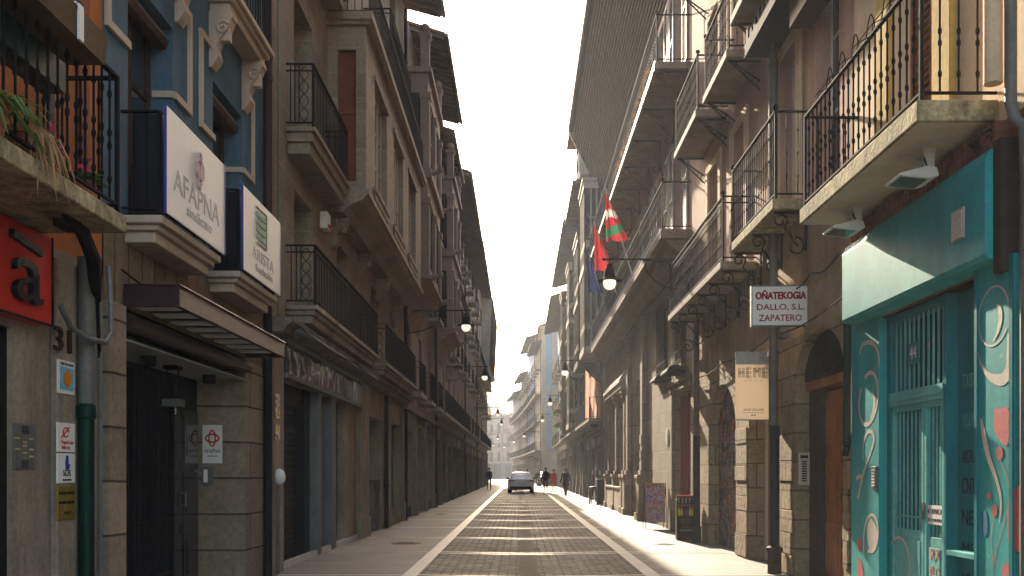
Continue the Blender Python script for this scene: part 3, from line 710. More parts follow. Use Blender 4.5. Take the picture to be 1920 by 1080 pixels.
mb = MB(S); mb.box(3.72, 3.92, 10.48, 10.68, 2.17, 2.25); mb.build('lamp_head', 'grey', t)
for k, y in enumerate((9.7, 11.6)):
    mb = MB(S); mb.lathe((3.75, y, 2.52), [(.07, 0), (.08, .02), (.08, .1)], 10); tag(mb.build('ceiling_spot', 'iron', None, loc=(-3.75, y, 2.55)), ('round black ceiling spot at the near side of the entrance lantern', 'round black ceiling spot beyond the entrance lantern')[k], 'lamp', 'ceiling spots in the entrance')
# poster and intercom on the far return wall of the recess (faces the camera)
t = thing('poster', 'white poster with a red knot emblem on the return wall of the entrance', 'poster', (-3.75, 12.25, 1.9))
mb = MB(); mb.box(-4.04, -3.79, 12.235, 12.248, 1.56, 2.05); mb.build('board', 'offwhite', t)
mb = MB()
for q in (0, 1):
    mb.tube([(-3.915+(.04 if q else .085)*math.cos(2*PI*k/20), 12.23, 1.88+(.10 if q else .05)*math.sin(2*PI*k/20)) for k in range(21)], .009, 4)
mb.build('emblem', 'red', t); text(t, 'AFAPNA', (-3.915, 12.233, 1.715), **FRONT, size=.07, mat='iron', width=.21, ext=.001); text(t, 'sindicato', (-3.915, 12.233, 1.655), **FRONT, size=.04, mat='iron', width=.12, ext=.001)
t = thing('intercom', 'narrow grey intercom below the knot emblem poster', 'intercom', (-4, 12.25, 1.4))
mb = MB(); mb.box(-4.05, -3.9, 12.22, 12.248, 1.28, 1.52); mb.build('housing', 'grey', t, bevel=.005); mb = MB(); mb.box(-4.02, -3.97, 12.212, 12.221, 1.32, 1.48); mb.build('panel', 'offwhite', t)
# awning
aw = thing('awning', 'brown metal awning with slatted underside over the entrance of house 33', 'awning', (-3.3, 10.3, 2.95))
mb = MB(S); mb.box(2.98, 3.03, 8.42, 12.2, 2.9, 3.08); mb.box(3.03, 3.47, 8.42, 8.46, 2.9, 3.08); mb.box(3.03, 3.47, 12.16, 12.2, 2.9, 3.08); mb.box(2.97, 3.47, 8.41, 12.21, 3.081, 3.1); mb.build('case', 'maroon', aw, bevel=.006)
boxes(aw, S, 'slat', 'offwhite', [(3.04, 3.46, 8.62+k*.45, 8.82+k*.45, 2.93, 2.95) for k in range(8)], 0)
mb = MB(S); mb.box(3.035, 3.47, 8.465, 12.155, 3.0, 3.02); mb.build('inner_panel', 'black', aw)
mb = MB(S); mb.tube([(3.47, 8.45, 2.78), (3.47, 12.2, 2.78)], .08, 10); mb.build('roller', 'maroon', aw, True)
pipe(b33, S, 3.42, 13.05, 3.6, 16.5, .06, 'maroon'); 
mb = MB(S); mb.tube([(3.42, 13.05, 0), (3.42, 13.05, 3.6)], .06, 9); q = mb.build('downpipe', 'pipe_black', b33, True); q['label'] = 'tarred lower length of the drainpipe'
for z0, z1, m_, in ((2.2, 2.55, 'sticker_a'), (1.9, 2.12, 'sticker_b')):
    mb = MB(S); mb.box(3.40, 3.41, 13.4, 13.62, z0, z1)
    tag(mb.build('sticker', M_paint(m_, [(.75, .38, .03), (.7, .68, .6), (.8, .45, .05), (.05, .1, .3)], 14), None, loc=(-3.4, 13.5, z0)), ('orange bill pasted beside the black drainpipe', 'torn dark bill pasted beside the black drainpipe')[z0 < 2], 'sticker')
eave(b33, S, 3.5, 2.9, .0, 13.25, 17.05)

# ---------------- stone house with bay window
b3 = thing('stone_house', 'grey beige ashlar house with a stone bay window and lattice railings over a shuttered shop', 'house', (-3.5, 20, 0))
Y0, Y1 = 13.3, 28.6
gops = [(14.05, 20.9, 0, 2.85, 0, .45), (22.1, 24.4, 0, 2.75, 0, .7), (25.75, 29-.9, 0, 2.8, 0, .25)]
facade(b3, S, 3.5, Y0, Y1, 0, 3.6, gops, 'stone_plain', 'ground_floor_wall', back=8)
W3 = [(14.9, 16.2), (18.4, 19.6), (22.6, 23.8), (25.9, 27.1)]
uops = []
for a, b in W3: uops += [(a, b, 3.75, 5.85), (a, b, 10.2, 12.4), (a, b, 13.3, 15)]
uops += [(14.9, 16.2, 6.6, 8.9)]
facade(b3, S, 3.5, Y0, Y1, 3.6, 16, uops, 'stone_l', 'upper_wall', .5, back=8)
for (a, b, z0, z1) in uops: window(b3, S, 3.86, a, b, z0, z1, 'wood_red', 2, 3)
# shop front
boxes(b3, S, 'pier', 'stone_plain', [(3.44, 3.499, 13.34, 14.02, 0, 3.35), (3.42, 3.499, 20.95, 21.85, 0, 3.4), (3.38, 3.419, 20.93, 21.87, 0, .45)])
roller(b3, S, 3.8, 14.1, 16.25, 0.1, 2.5)
mb = MB(S); mb.box(3.7, 3.9, 14.06, 16.3, 2.5, 2.85); mb.box(3.66, 3.9, 16.3, 16.75, 0, 2.85); mb.build('shutter_casing', 'black', b3)
boxes(b3, S, 'shop_pilaster', 'grey', [(3.5, 3.9, a, b, 0, 2.84) for a, b in ((16.75, 17.0), (17.95, 18.35))])
mb = MB(S); mb.box(3.82, 3.9, 17.0, 17.95, 0, 2.3); q = mb.build('door', 'glass', b3); mb = MB(S); mb.tube([(3.78, 17.1, .9), (3.78, 17.1, 1.3)], .015, 6); mb.build('handle', 'white', q)
louvre(b3, S, 3.78, 17.0, 17.95, 2.3, 2.84, 'shutter', 'vent_louvre', .05)
window(b3, S, 3.72, 18.35, 19.6, .1, 2.84, 'black', 1, 1)
mb = MB(S); mb.box(3.55, 3.95, 19.6, 20.89, 0, 2.84); mb.build('shop_jamb', 'stone_plain', b3)
mb = MB(S); mb.box(3.52, 3.6, 14.06, 20.9, .0, .09); mb.build('threshold', 'band', b3)
t = thing('shop_fascia', 'black mirror-like glass shop fascia under the long lattice balcony', 'sign', (-3.4, 17.4, 3.1))
MT['mirror'] = M_glass('fascia_glass', (.03, .03, .032), .08)
nb = [x for x in MT['mirror'].node_tree.nodes if x.type == 'BUMP'][0]; nb.inputs['Strength'].default_value = .5; nb.inputs['Distance'].default_value = .05
mb = MB(S); mb.box(3.42, 3.47, 14.05, 20.8, 2.9, 3.36); mb.build('glass', 'mirror', t)
mb = MB(S); mb.box(3.38, 3.5, 14.03, 20.85, 2.83, 2.9); mb.box(3.38, 3.5, 14.03, 20.85, 3.36, 3.41); mb.build('frame', 'grey', t)
t = thing('lighting_bar', 'long slim metal lighting bar fixed above the black shop fascia', 'lamp', (-3.1, 17, 3.46))
mb = MB(S); mb.box(3.12, 3.26, 13.9, 21.3, 3.46, 3.52); mb.build('bar', 'grey', t)
mb = MB(S)
for y in (14.6, 16.4, 18.2, 20.2): mb.bar((3.2, y, 3.5), (3.49, y, 3.56), .025)
mb.build('arm', 'iron', t)
# doorway and garage shutter
door(b3, S, 4.15, 22.1, 24.4, 0, 2.7, 'wood_red')
mb = MB(S); mb.box(3.55, 4.15, 23.5, 24.38, 0, 1.25); mb.build('dado', 'stone_dirty', b3)
boxes(b3, S, 'pilaster', 'stone_plain', [(3.43, 3.499, 25.0, 25.7, 0, 3.2), (3.40, 3.429, 24.98, 25.72, 0, .5), (3.43, 3.499, 28.12, 28.55, 0, 3.2)])
roller(b3, S, 3.7, 25.76, 28.1, .25, 2.78); mb = MB(S); mb.box(3.45, 3.75, 25.72, 28.12, 0, .25); mb.build('step', 'stone_dirty', b3)
pipe(b3, S, 3.42, 24.7, 0, 3.5, .055, 'pipe_black')
# cornice under the first balcony
mb = MB(S); mb.prism([(3.5, 3.42), (3.3, 3.42), (3.26, 3.5), (3.16, 3.56), (3.16, 3.62), (3.5, 3.62)], 13.4, 28.5); mb.build('cornice', 'stone_dirty', b3)
balcony(b3, S, 3.5, 3.02, 14.35, 20.75, 3.95, .26, .9, 0, .12, prof='step', slab='stone_plain', lat=True, rails3=True)
balcony(b3, S, 3.5, 3.02, 22.0, 28.3, 3.95, .26, .9, 0, .12, prof='step', slab='stone_plain', lat=True, rails3=True)
balcony(b3, S, 3.5, 3.05, 14.35, 17.3, 6.62, .38, .95, 0, .11, prof='step', slab='stone_l', lat=True, rails3=True)
balcony(b3, S, 3.5, 2.85, 21.5, 25.6, 10.9, .35, .95, 0, .12, prof='step', slab='stone_l', lat=True, rails3=True)
balcony(b3, S, 3.5, 3.05, 14.35, 17.3, 10.1, .38, .95, 0, .11, prof='step', slab='stone_l', lat=True, rails3=True)
# bay
by0, by1, ba, bz0, bz1 = 17.5, 27.3, 2.8, 6.6, 9.65
mb = MB(S); A = ba
bw = [(18.6, 20.3), (21.4, 23.1), (24.2, 25.9)]
bay = facade(b3, S, ba, by0, by1, bz0, bz1, [(a, b, 6.95, 9.0) for a, b in bw], 'stone_l', 'bay_wall', .2)
mb = MB(S); sw = (2.98, 3.32)      # side wall with its tall narrow window
for a0, a1, z0, z1 in ((ba, sw[0], bz0, bz1), (sw[1], 3.5, bz0, bz1), (sw[0], sw[1], bz0, 6.75), (sw[0], sw[1], 9.15, bz1)): mb.poly([(a0, by0, z0), (a1, by0, z0), (a1, by0, z1), (a0, by0, z1)])
for a0, a1 in ((sw[0],)*2, (sw[1],)*2): mb.poly([(a0, by0, 6.75), (a0, by0+.12, 6.75), (a0, by0+.12, 9.15), (a0, by0, 9.15)])
mb.poly([(sw[0], by0, 9.15), (sw[0], by0+.12, 9.15), (sw[1], by0+.12, 9.15), (sw[1], by0, 9.15)])
mb.build('bay_side', 'stone_l', b3); mb = MB(S); mb.poly([(ba, by1, bz0), (ba, by1, bz1), (3.5, by1, bz1), (3.5, by1, bz0)]); mb.build('bay_side', 'stone_l', b3)
mb = MB(S); mb.box(sw[0], sw[1], by0+.1, by0+.14, 6.75, 9.15); mb.box(sw[0]+.02, sw[1]-.02, by0+.07, by0+.1, 8.0, 8.08); mb.box(sw[0], sw[0]+.04, by0+.07, by0+.1, 6.75, 9.15); mb.build('bay_side_window', 'wood_red', b3)
for a, b in bw:
    window(b3, S, ba+.12, a, b, 6.95, 9.0, 'cream_trim', 3, 3)
    boxes(b3, S, 'sill', 'stone_l', [(ba-.05, ba-.002, a-.12, b+.12, 6.85, 6.95), (ba-.03, ba-.002, a-.06, b+.06, 6.7, 6.849)]); boxes(b3, S, 'window_head', 'stone_l', [(ba-.04, ba-.002, a-.1, b+.1, 9.0, 9.1)])
mb = MB(S); mb.prism([(3.498, bz0-.42), (3.2, bz0-.42), (3.1, bz0-.3), (2.85, bz0-.2), (2.78, bz0-.12), (2.74, bz0-.1), (2.74, bz0), (3.498, bz0)], by0-.06, by1+.06); mb.build('bay_base', 'stone_l', b3)
mb = MB(S); mb.box(2.66, 3.498, by0-.14, by1+.14, bz1, bz1+.14); mb.box(2.72, 3.498, by0-.08, by1+.08, bz1-.07, bz1-.003); q = mb.build('bay_cornice', 'stone_l', b3)
mb = MB(S); z0, z1 = bz1+.2, bz1+1.05
for z in (z0, z1): mb.bar((2.74, by0, z), (2.74, by1, z), .03); mb.bar((2.74, by0, z), (3.5, by0, z), .03)
y = by0
while y < by1: baluster(mb, 2.74, y, z0, z1, 0); y += .13
for k in range(6): baluster(mb, 2.74+k*.13, by0, z0, z1, 0)
mb.build('railing', 'iron', q)
for y in (17.9, 20.85, 23.6, 26.4): corbel_scroll(b3, S, 3.5, y, 6.17, .32, .55, .28, 'stone_l')
mb = MB(S); mb.tube([(3.46, 13.75, 3.7), (3.46, 13.75, 12)], .008, 5); mb.tube([(3.46, 13.75, 3.7), (3.3, 14.1, 3.5), (3.2, 14.3, 3.55), (3.2, 14.4, 3.45)], .012, 5)
tag(mb.build('hanging_cable', M('cable_green', (.02, .16, .09), .5), None, loc=(-3.46, 13.75, 3.7)), 'thin green cable running down the joint between blue and stone houses', 'cable')
t = thing('alarm_box', 'small cream alarm box on the stone house wall below the bay', 'box', (-3.45, 16.9, 5.9))
mb = MB(S); mb.box(3.36, 3.498, 16.8, 17.1, 5.72, 6.02); mb.build('housing', 'offwhite', t, bevel=.02); mb = MB(S); mb.box(3.34, 3.361, 16.86, 17.04, 5.76, 5.8); mb.build('strobe', 'red', t)
t = thing('meter_dome', 'white rounded wall fitting at hand height on the first shop pier', 'fitting', (-3.4, 13.6, 1.35))
mb = MB(S); mb.ball((3.40, 13.6, 1.38), .09, 10, 1.3); mb.build('dome', 'white', t, True); mb = MB(S); mb.tube([(3.42, 13.6, 0), (3.42, 13.6, 1.3)], .022, 6); mb.build('conduit', 'pipe_grey', t)
eave(b3, S, 3.5, 2.4, 13.3, 30.0, 15.7)

# ---------------- houses with glazed galleries
def gallery(root, s, aw, ao, y0, y1, mat='pink_stone', z0=7.3, floors=2, nb=2):
    """two-storey enclosed stone gallery on posts with ball finials"""
    H = 3.15; zt = z0+floors*H
    mb = MB(s); mb.prism([(aw, z0-1.2), (aw-.1, z0-1.0), (aw-.25, z0-.5), (ao+.15, z0-.15), (ao+.02, z0-.1), (ao+.02, z0), (aw, z0)], y0+.03, y1-.03); g = mb.build('gallery_base', mat, root)
    mb = MB(s)
    for f in range(floors):
        zb = z0+f*H; w = .28
        for y in [y0+(y1-y0-w)*k/nb for k in range(nb+1)]: mb.box(ao, ao+w, y, y+w, zb, zb+2.35); mb.box(ao-.04, ao+w+.02, y-.04, y+w+.04, zb+2.2, zb+2.4)
        mb.box(ao+.05, aw-.002, y0+.04, y1-.04, zb+2.4, zb+3.1); mb.box(ao-.07, aw-.002, y0-.07, y1+.07, zb+2.98, zb+3.15); mb.box(ao-.05, aw-.002, y0-.05, y1+.05, zb-.06, zb+.14 if f else zb+.06)
        mb.box(aw-.2, aw-.002, y0, y0+.28, zb, zb+2.4)
        mb.box(ao+.08, ao+.2, y0+.28, y1-.28, zb+.14, zb+.5)
    for y in (y0, y1-.28):
        mb.box(ao, ao+.28, y, y+.28, zt, zt+.95); mb.box(ao-.05, ao+.33, y-.05, y+.33, zt+.9, zt+1.05)
        mb.ball((ao+.14, y+.14, zt+1.2), .17, 10)
    g2 = mb.build('gallery_posts', mat, root, bevel=.015)
    for f in range(floors):
        zb = z0+f*H+.5
        for k in range(nb):
            ya = y0+(y1-y0-.28)*k/nb+.28; yb = y0+(y1-y0-.28)*(k+1)/nb
            window(root, s, ao+.1, ya, yb, zb, zb+1.9, 'wood_dark', 3, 2, fw=.05)
        mb = MB(s); mb.box(ao+.28, aw-.2, y0+.1, y0+.14, zb-.36, zb+1.9); mb.build('gallery_side_glass', 'glass', root)
        mb = MB(s)
        for q in (.33, .66): mb.box(ao+.28+(aw-ao-.48)*q-.02, ao+.28+(aw-ao-.48)*q+.02, y0+.07, y0+.1, zb-.36, zb+1.9)
        mb.build('mullion', 'wood_dark', root)
        for y in (y0+.14, y1-.14): mb = MB(s); mb.tube([(ao+.1, y, zb-.55), (ao-.3, y, zb-.42)], [.09, .07], 8); mb.ball((ao-.33, y, zb-.4), .09, 8); mb.build('spout', mat, root)
    mb = MB(s); mb.box(ao+.3, aw, y0+.3, y1-.3, z0+.01, zt); mb.build('gallery_core', 'dark', root)
def house(s, aw, y0, y1, H, label, name='town_house', gmat='stone_plain', wmat='stone_l', fl=(3.9, 7.1, 10.2, 13.1), wh=2.2, nwin=3, balc='each', ao=None, ironm='iron', eout=.9, gfl=3.4, wood='wood_dark', shut=False, gal=None, ground=('shutter', 'door', 'shop'), skip=(), kindb=0, root=None, loc=None, eavey=None, brk=None):
    b = root or thing(name, label, 'house', loc or (s*aw, (y0+y1)/2, 0))
    L = y1-y0; ng = len(ground); seg = L/ng; go = []
    for k, g_ in enumerate(ground):
        a = y0+seg*k; m = .14*seg if g_ != 'door' else .28*seg
        if g_ != 'blank': go.append((a+m, a+seg-m, 0, (gfl-.75 if g_ != 'arch' else gfl-.5), (.7 if g_ == 'arch' else 0), .3))
    facade(b, s, aw, y0, y1, 0, gfl, go, gmat, 'ground_floor_wall', back=9)
    i = 0
    for k, g_ in enumerate(ground):
        if g_ == 'blank': continue
        a, c, z0, z1 = go[i][:4]; i += 1
        if g_ == 'shutter': roller(b, s, aw+.22, a, c, 0, z1, 'shutter')
        elif g_ == 'pale': roller(b, s, aw+.22, a, c, 0, z1, 'shutter_grey')
        elif g_ in ('door', 'arch'): door(b, s, aw+.24, a, c, 0, z1, 'wood_dark')
        else: window(b, s, aw+.2, a, c, .35, z1, 'black', 3, 1); mb = MB(s); mb.box(aw+.05, aw+.29, a, c, 0, .35); mb.build('stallriser', 'black', b)
        mb = MB(s); mb.box(aw-.05, aw-.002, a-.02, c+.02, z1+.08, z1+.48); mb.build('fascia_board', random.choice(['black', 'wood_dark', 'grey', 'brown_far']), b)
    mb = MB(s)
    for k in range(ng+1): y = min(max(y0+seg*k, y0+.2), y1-.2); mb.box(aw-.07, aw-.002, y-.17, y+.17, 0, gfl-.2); mb.box(aw-.11, aw-.002, y-.2, y+.2, 0, .55)
    mb.box(aw-.16, aw-.002, y0+.01, y1-.01, gfl-.16, gfl-.02); mb.build('pilasters', gmat, b, bevel=.01)
    ww = 1.05; ws = [y0+L*(k+.5)/nwin for k in range(nwin)]; uo = []
    for z in fl:
        if z+wh > H-.2: continue
        for y in ws:
            if gal and gal[0]-.6 < y < gal[1]+.6 and 6 < z < 14: continue
            uo.append((y-ww/2, y+ww/2, z, z+wh))
    facade(b, s, aw, y0, y1, gfl, H, uo, wmat, 'upper_wall', .22, back=9)
    for (a, c, z0, z1) in uo:
        w_ = window(b, s, aw+.16, a, c, z0, z1, wood, 2, 2)
        if random.random() < .55:
            f_ = random.choice([.25, .4, .6, .9]); q_ = MB(s); q_.box(aw+.10, aw+.14, a+.01, c-.01, z1-(z1-z0)*f_, z1-.004); q_.build('blind', random.choice(['cream_trim', 'wood_dark', 'grey_light', 'wood_red', 'beige_far']), w_)
        if shut: louvre(b, s, aw-.045, a-.52, a-.02, z0, z1, 'grey_light'); louvre(b, s, aw-.045, c+.02, c+.52, z0, z1, 'grey_light')
    far = (y0 > 50)
    for fi, z in enumerate(fl):
        if z+wh > H-.2 or fi in skip: continue
        o_ = ao or aw-.5
        if balc == 'long' or (balc == 'mix' and fi % 2 == 0): balcony(b, s, aw, o_, y0+.4, y1-.4, z, .14, .95, kindb, .2 if far else .14, slab='slab', iron=ironm, brk=brk, nb=4)
        elif balc in ('each', 'mix'):
            for y in ws:
                if gal and gal[0]-.9 < y < gal[1]+.9 and 6 < z < 14: continue
                balcony(b, s, aw, o_, y-.85, y+.85, z, .14, .95, kindb, .2 if far else .13, slab='slab', iron=ironm, brk=brk, nb=2)
    if gal: gallery(b, s, aw, aw-.8, gal[0], gal[1])
    if eout: e0, e1 = eavey or (y0, y1); eave(b, s, aw, aw-eout, e0, e1, H)
    pipe(b, s, aw-.1, y0+.12, 0, H-.3, .055, 'pipe_black' if s < 0 else 'pipe_grey')
    return b
house(-1, 3.5, 28.6, 39, 15.6, 'pinkish house with a two-storey post gallery, next beyond the bay window house', 'gallery_house', 'stone_plain', 'pink_stone', gal=(28.8, 33.3), eout=1.1, nwin=3, ground=('shop', 'arch', 'shop'), fl=(3.9, 7.3, 10.4, 13.2), gfl=3.5, eavey=(31, 38.9))
house(-1, 3.5, 39, 60, 16.0, 'second gallery house down the left side, its posts topped by stone balls', 'gallery_house', 'stone_dirty', 'pink_stone', gal=(39.3, 44), eout=1.1, nwin=6, ground=('door', 'shutter', 'shop', 'door', 'shutter', 'shop'), gfl=3.5, balc='mix', eavey=(46.5, 60))
eave([o for o in C.objects if o.get('label', '').startswith('second gallery')][0], -1, 3.5, 2.75, 39.3, 46.4, 15.45)
house(-1, 3.5, 60, 77, 15.9, 'brown rendered left-side house between the second gallery house and the last one', 'town_house', 'stone_dirty', 'brown_far', eout=1.15, nwin=4, ground=('shutter', 'shop', 'door', 'shutter'), ao=2.95, balc='each')
bL = house(-1, 3.5, 77, 104, 17.5, 'last brown house on the left before the junction, with a projecting timber gallery', 'town_house', 'stone_dirty', 'brown_far', eout=.9, nwin=6, ground=('shutter', 'shop', 'door', 'shutter', 'shop'), balc='mix', skip=(3,))
mb = MB(S); mb.prism([(3.5, 10.9), (2.75, 11.3), (2.45, 17.3), (3.5, 17.45)], 88, 104); q = mb.build('timber_gallery', 'beige_far', bL)
mb = MB(S)
for k in range(17): mb.bar((2.74, 88+k, 11.3), (2.43, 88+k, 17.3), .09)
for z in (12.8, 14.4, 15.9): f = (z-11.3)/6; mb.bar((2.72-.3*f, 88, z), (2.72-.3*f, 104, z), .08)
mb.build('battens', 'wood_eave', q)

# cables that run along and sag across the left fronts
for k, (y0, y1, z, a, lab) in enumerate(((13.4, 28.4, 3.52, 3.12, 'sagging black cable under the long lattice balcony'), (28.8, 46, 3.3, 3.36, 'black cable strung along the fronts beyond the bay window'), (8.3, 13.2, 3.2, 3.44, 'cable stapled above the brown awning'))):
    mb = MB(S); N = 24
    mb.tube([(a, y0+(y1-y0)*u/N, z-.06*abs(math.sin(PI*3*u/N))) for u in range(N+1)], .011, 4)
    tag(mb.build('cable', 'iron', None, loc=(-a, y0, z)), lab, 'cable', 'cables along the left fronts')

# ================================================================== RIGHT SIDE
S = 1
# ---------------- house 44: teal portal, cream upper wall
b44 = thing('portal_house', 'house with the teal graffiti-painted portal 44, nearest on the right', 'house', (3.8, 9, 0))
facade(b44, S, 3.8, 2, 10.9, 0, 3.06, [(7.4, 10.75, 0, 3.06, 0, .35)], 'stone_dirty', 'ground_floor_wall', back=8)
facade(b44, S, 3.8, 2, 10.9, 3.06, 4.2, [], 'brick_r', 'brick_course', back=8)
facade(b44, S, 3.8, 2, 10.9, 4.2, 17.5, [(8.75, 9.75, 4.42, 6.9), (8.75, 9.75, 7.9, 10.3), (4, 5.2, 4.42, 6.9)], 'cream_r', 'upper_wall', .25, back=8)
for z in (4.42, 7.9):
    louvre(b44, S, 3.97, 8.75, 9.25, z, z+2.4, 'wood_orange', 'shutter'); louvre(b44, S, 3.97, 9.25, 9.75, z, z+2.4, 'wood_orange', 'shutter')
boxes(b44, S, 'window_surround', 'yellow_r', [(3.74, 3.799, 8.35, 8.72, 4.41, 7.2), (3.74, 3.799, 9.78, 10.1, 4.41, 7.2)])
mb = MB(S); mb.prism([(3.62, 3.1), (3.6, 3.14), (3.6, 3.86), (3.64, 3.95), (3.799, 3.97), (3.799, 3.08)], 7.42, 10.72); mb.build('fascia', 'teal', b44, bevel=.01)
mb = MB(S); mb.box(3.66, 3.79, 7.3, 7.42, 2.98, 4.0); mb.build('rusted_edge', 'iron_rusty', b44)
mb = MB(S); z = 3.97
for k in range(34):
    y = 7.45+k*.097; mb.box(3.70, 3.798, y, y+.06, 3.972, 4.18)
mb.build('dentil_course', 'brick_r', b44)
# facade: panel, gate, side panel, panel
mb = MB(S); mb.box(3.76, 4.1, 10.04, 10.88, 0, 3.1); mb.build('left_panel', 'teal', b44, bevel=.008)
mb = MB(S); mb.box(3.72, 4.1, 7.22, 7.82, 0, 3.1); mb.build('right_panel', 'teal', b44, bevel=.008)
boxes(b44, S, 'panel_strip', 'teal_dark', [(3.705, 3.719, 7.78, 7.825, 0, 3.1), (3.705, 3.719, 7.22, 7.27, 0, 3.1)], bevel=0)
mb = MB(S); mb.box(3.95, 4.1, 7.83, 8.638, 0, 3.1); mb.build('recessed_panel', 'teal_dark', b44)
mb = MB(S); mb.box(3.84, 4.1, 8.64, 8.70, 0, 3.1); mb.box(3.84, 4.1, 9.94, 10.035, 0, 3.1); mb.box(3.85, 4.0, 8.70, 9.94, 2.98, 3.1); mb.build('door_frame', 'teal_dark', b44, bevel=.008)
mb = MB(S); mb.box(3.78, 3.95, 7.83, 8.5, .86-.14, .86-.1); mb.build('ledge', 'teal_pale', b44)
mb = MB(S); mb.box(4.14, 4.18, 7.83, 10.04, 0, 3.1); mb.build('glass_backing', M('portal_shadow_glass', (.004, .022, .032), .9, spec=.03, streak=0), b44)  # matte near-black sheet: shade behind the grille put into its colour
gt = door_gate = MB(S)
mb = MB(S); mb.box(3.83, 3.9, 8.70, 9.94, 2.12, 2.26); mb.box(3.82, 3.9, 8.70, 9.94, 2.17, 2.2)
gr = mb.build('transom', 'teal_pale', b44)
mb = MB(S); n = 11
for k in range(n): y = 8.77+k*(9.87-8.77)/(n-1); mb.box(3.87, 3.885, y-.012, y+.012, 2.26, 2.98)
mb.build('upper_grille', 'teal_pale', gr)
for (a, b, zb, nb_) in ((8.71, 9.13, .84, 3), (9.15, 9.93, .88, 6)):
    mb = MB(S); mb.box(3.85, 3.9, a, a+.045, .0, 2.12); mb.box(3.85, 3.9, b-.045, b, .0, 2.12); mb.box(3.851, 3.9, a+.045, b-.045, 2.06, 2.12); mb.box(3.86, 3.9, a+.045, b-.045, 0, zb)
    mb.box(3.853, 3.86, a+.09, b-.09, .12, zb-.1)
    lf = mb.build('gate_leaf', 'teal_pale', b44, bevel=.005)
    mb = MB(S)
    for k in range(1, nb_+1): y = a+.045+(b-a-.09)*k/(nb_+1); mb.box(3.872, 3.888, y-.012, y+.012, zb, 2.06)
    mb.bar((3.88, a+.04, zb+.13), (3.88, b-.04, zb+.13), .016); mb.build('bars', 'teal_pale', lf)
    mb = MB(S); mb.box(3.94, 3.95, a+.05, b-.05, zb, 2.06); mb.build('glass_panel', M('gate_shadow_glass', (.004, .022, .032), .9, spec=.03, streak=0), lf)  # shade between the leaf bars painted as a dark matte panel
mb = MB(S); mb.box(3.845, 3.852, 9.12, 9.17, 1.0, 1.16); mb.build('lock', 'iron_rusty', b44)
# graffiti brushed on the portal
def gp(pts, a): return [QZ(x, y, a) for x, y in pts]
def sm(p, n=5):
    o = []
    for k in range(len(p)-1):
        p0, p1, p2, p3 = p[max(0, k-1)], p[k], p[k+1], p[min(len(p)-1, k+2)]
        for j in range(n):
            t = j/n; o.append(tuple(.5*(2*b+(c-a)*t+(2*a-5*b+4*c-d)*t*t+(3*b-a-3*c+d)*t**3) for a, b, c, d in zip(p0, p1, p2, p3)))
    return o+[p[-1]]
def gr_(pts, w, mb_, a):
    q = gp(pts, a); ww = w if isinstance(w, list) else [w]*len(q)
    z = sm([(y, h, v) for (y, h), v in zip(q, ww)]); mb_.ribbon([(y, h) for y, h, v in z], [max(.004, v) for y, h, v in z], a)
def z2(pts): return [(1440+x/2, 540+y/2) for x, y in pts]
def ell(cx, cy, rx, ry, a0, a1, n=22, tilt=0):
    o = []
    for k in range(n+1):
        t = R(a0+(a1-a0)*k/n); x, y = rx*math.cos(t), ry*math.sin(t); c, s_ = math.cos(R(tilt)), math.sin(R(tilt)); o.append((cx+x*c-y*s_, cy+x*s_+y*c))
    return o
pale = M('graffiti_cream', (.52, .46, .40), .6, var=.08, streak=.15); pink = M('graffiti_coral', (.48, .12, .12), .6, chip=(.12, .3, .28), var=.1, streak=.2); pk2 = M('graffiti_pink', (.66, .28, .24), .6, var=.1, streak=.2); gbl = M('graffiti_blue', (.03, .14, .26), .6)
gR = 3.72; mb = MB(S)
gr_(z2(ell(848, 105, 55, 113, 20, 330, tilt=8)), .018, mb, gR)
gr_(z2([(858, 62), (870, 80), (872, 120), (862, 165), (845, 200)]), [.01, .055, .06, .04, .01], mb, gR)
gr_(z2([(788, 235), (800, 285), (825, 325), (855, 342), (885, 340), (905, 300), (905, 235), (905, 170)]), [.01, .025, .05, .08, .1, .1, .07, .04], mb, gR)
gr_(z2([(800, 490), (812, 560), (830, 640), (858, 720), (875, 800), (868, 880)]), [.03, .07, .06, .045, .03, .01], mb, gR)
q = mb.build('graffiti', pale, b44)
mb = MB(S)
mb.slabpoly(sm(gp(z2([(850, 455), (900, 450), (905, 520), (898, 590), (870, 570), (850, 530)]), gR)+gp(z2([(850, 455), (900, 450), (905, 520), (898, 590), (870, 570), (850, 530)]), gR)[:1])[:-1], gR-.004, gR-.001)
mb.slabpoly(sm(gp(z2([(905, 770), (935, 750), (955, 760), (957, 970), (925, 985), (915, 1010), (905, 960), (900, 900)]), gR)+gp(z2([(905, 770), (935, 750), (955, 760), (957, 970), (925, 985), (915, 1010), (905, 960), (900, 900)]), gR)[:1])[:-1], gR-.005, gR-.001)
mb.slabpoly(sm(gp(z2([(880, 1050), (900, 1030), (915, 1080), (915, 1200), (885, 1200)]), gR)+gp(z2([(880, 1050), (900, 1030), (915, 1080), (915, 1200), (885, 1200)]), gR)[:1])[:-1], gR-.005, gR-.001)
mb.slabpoly(gp(z2(ell(830, 780, 8, 14, 0, 330, 10)), gR), gR-.004, gR-.001); mb.slabpoly(gp(z2(ell(850, 835, 11, 25, 0, 330, 10)), gR), gR-.004, gR-.001); mb.slabpoly(gp(z2(ell(870, 620, 13, 26, 0, 330, 10)), gR), gR-.004, gR-.001)
gr_(z2([(872, 640), (900, 720), (905, 800), (880, 900), (850, 1010), (845, 1100)]), .009, mb, gR); gr_(z2([(852, 850), (838, 930), (842, 1010), (848, 1100)]), .009, mb, gR)
q = mb.build('graffiti', pink, b44)
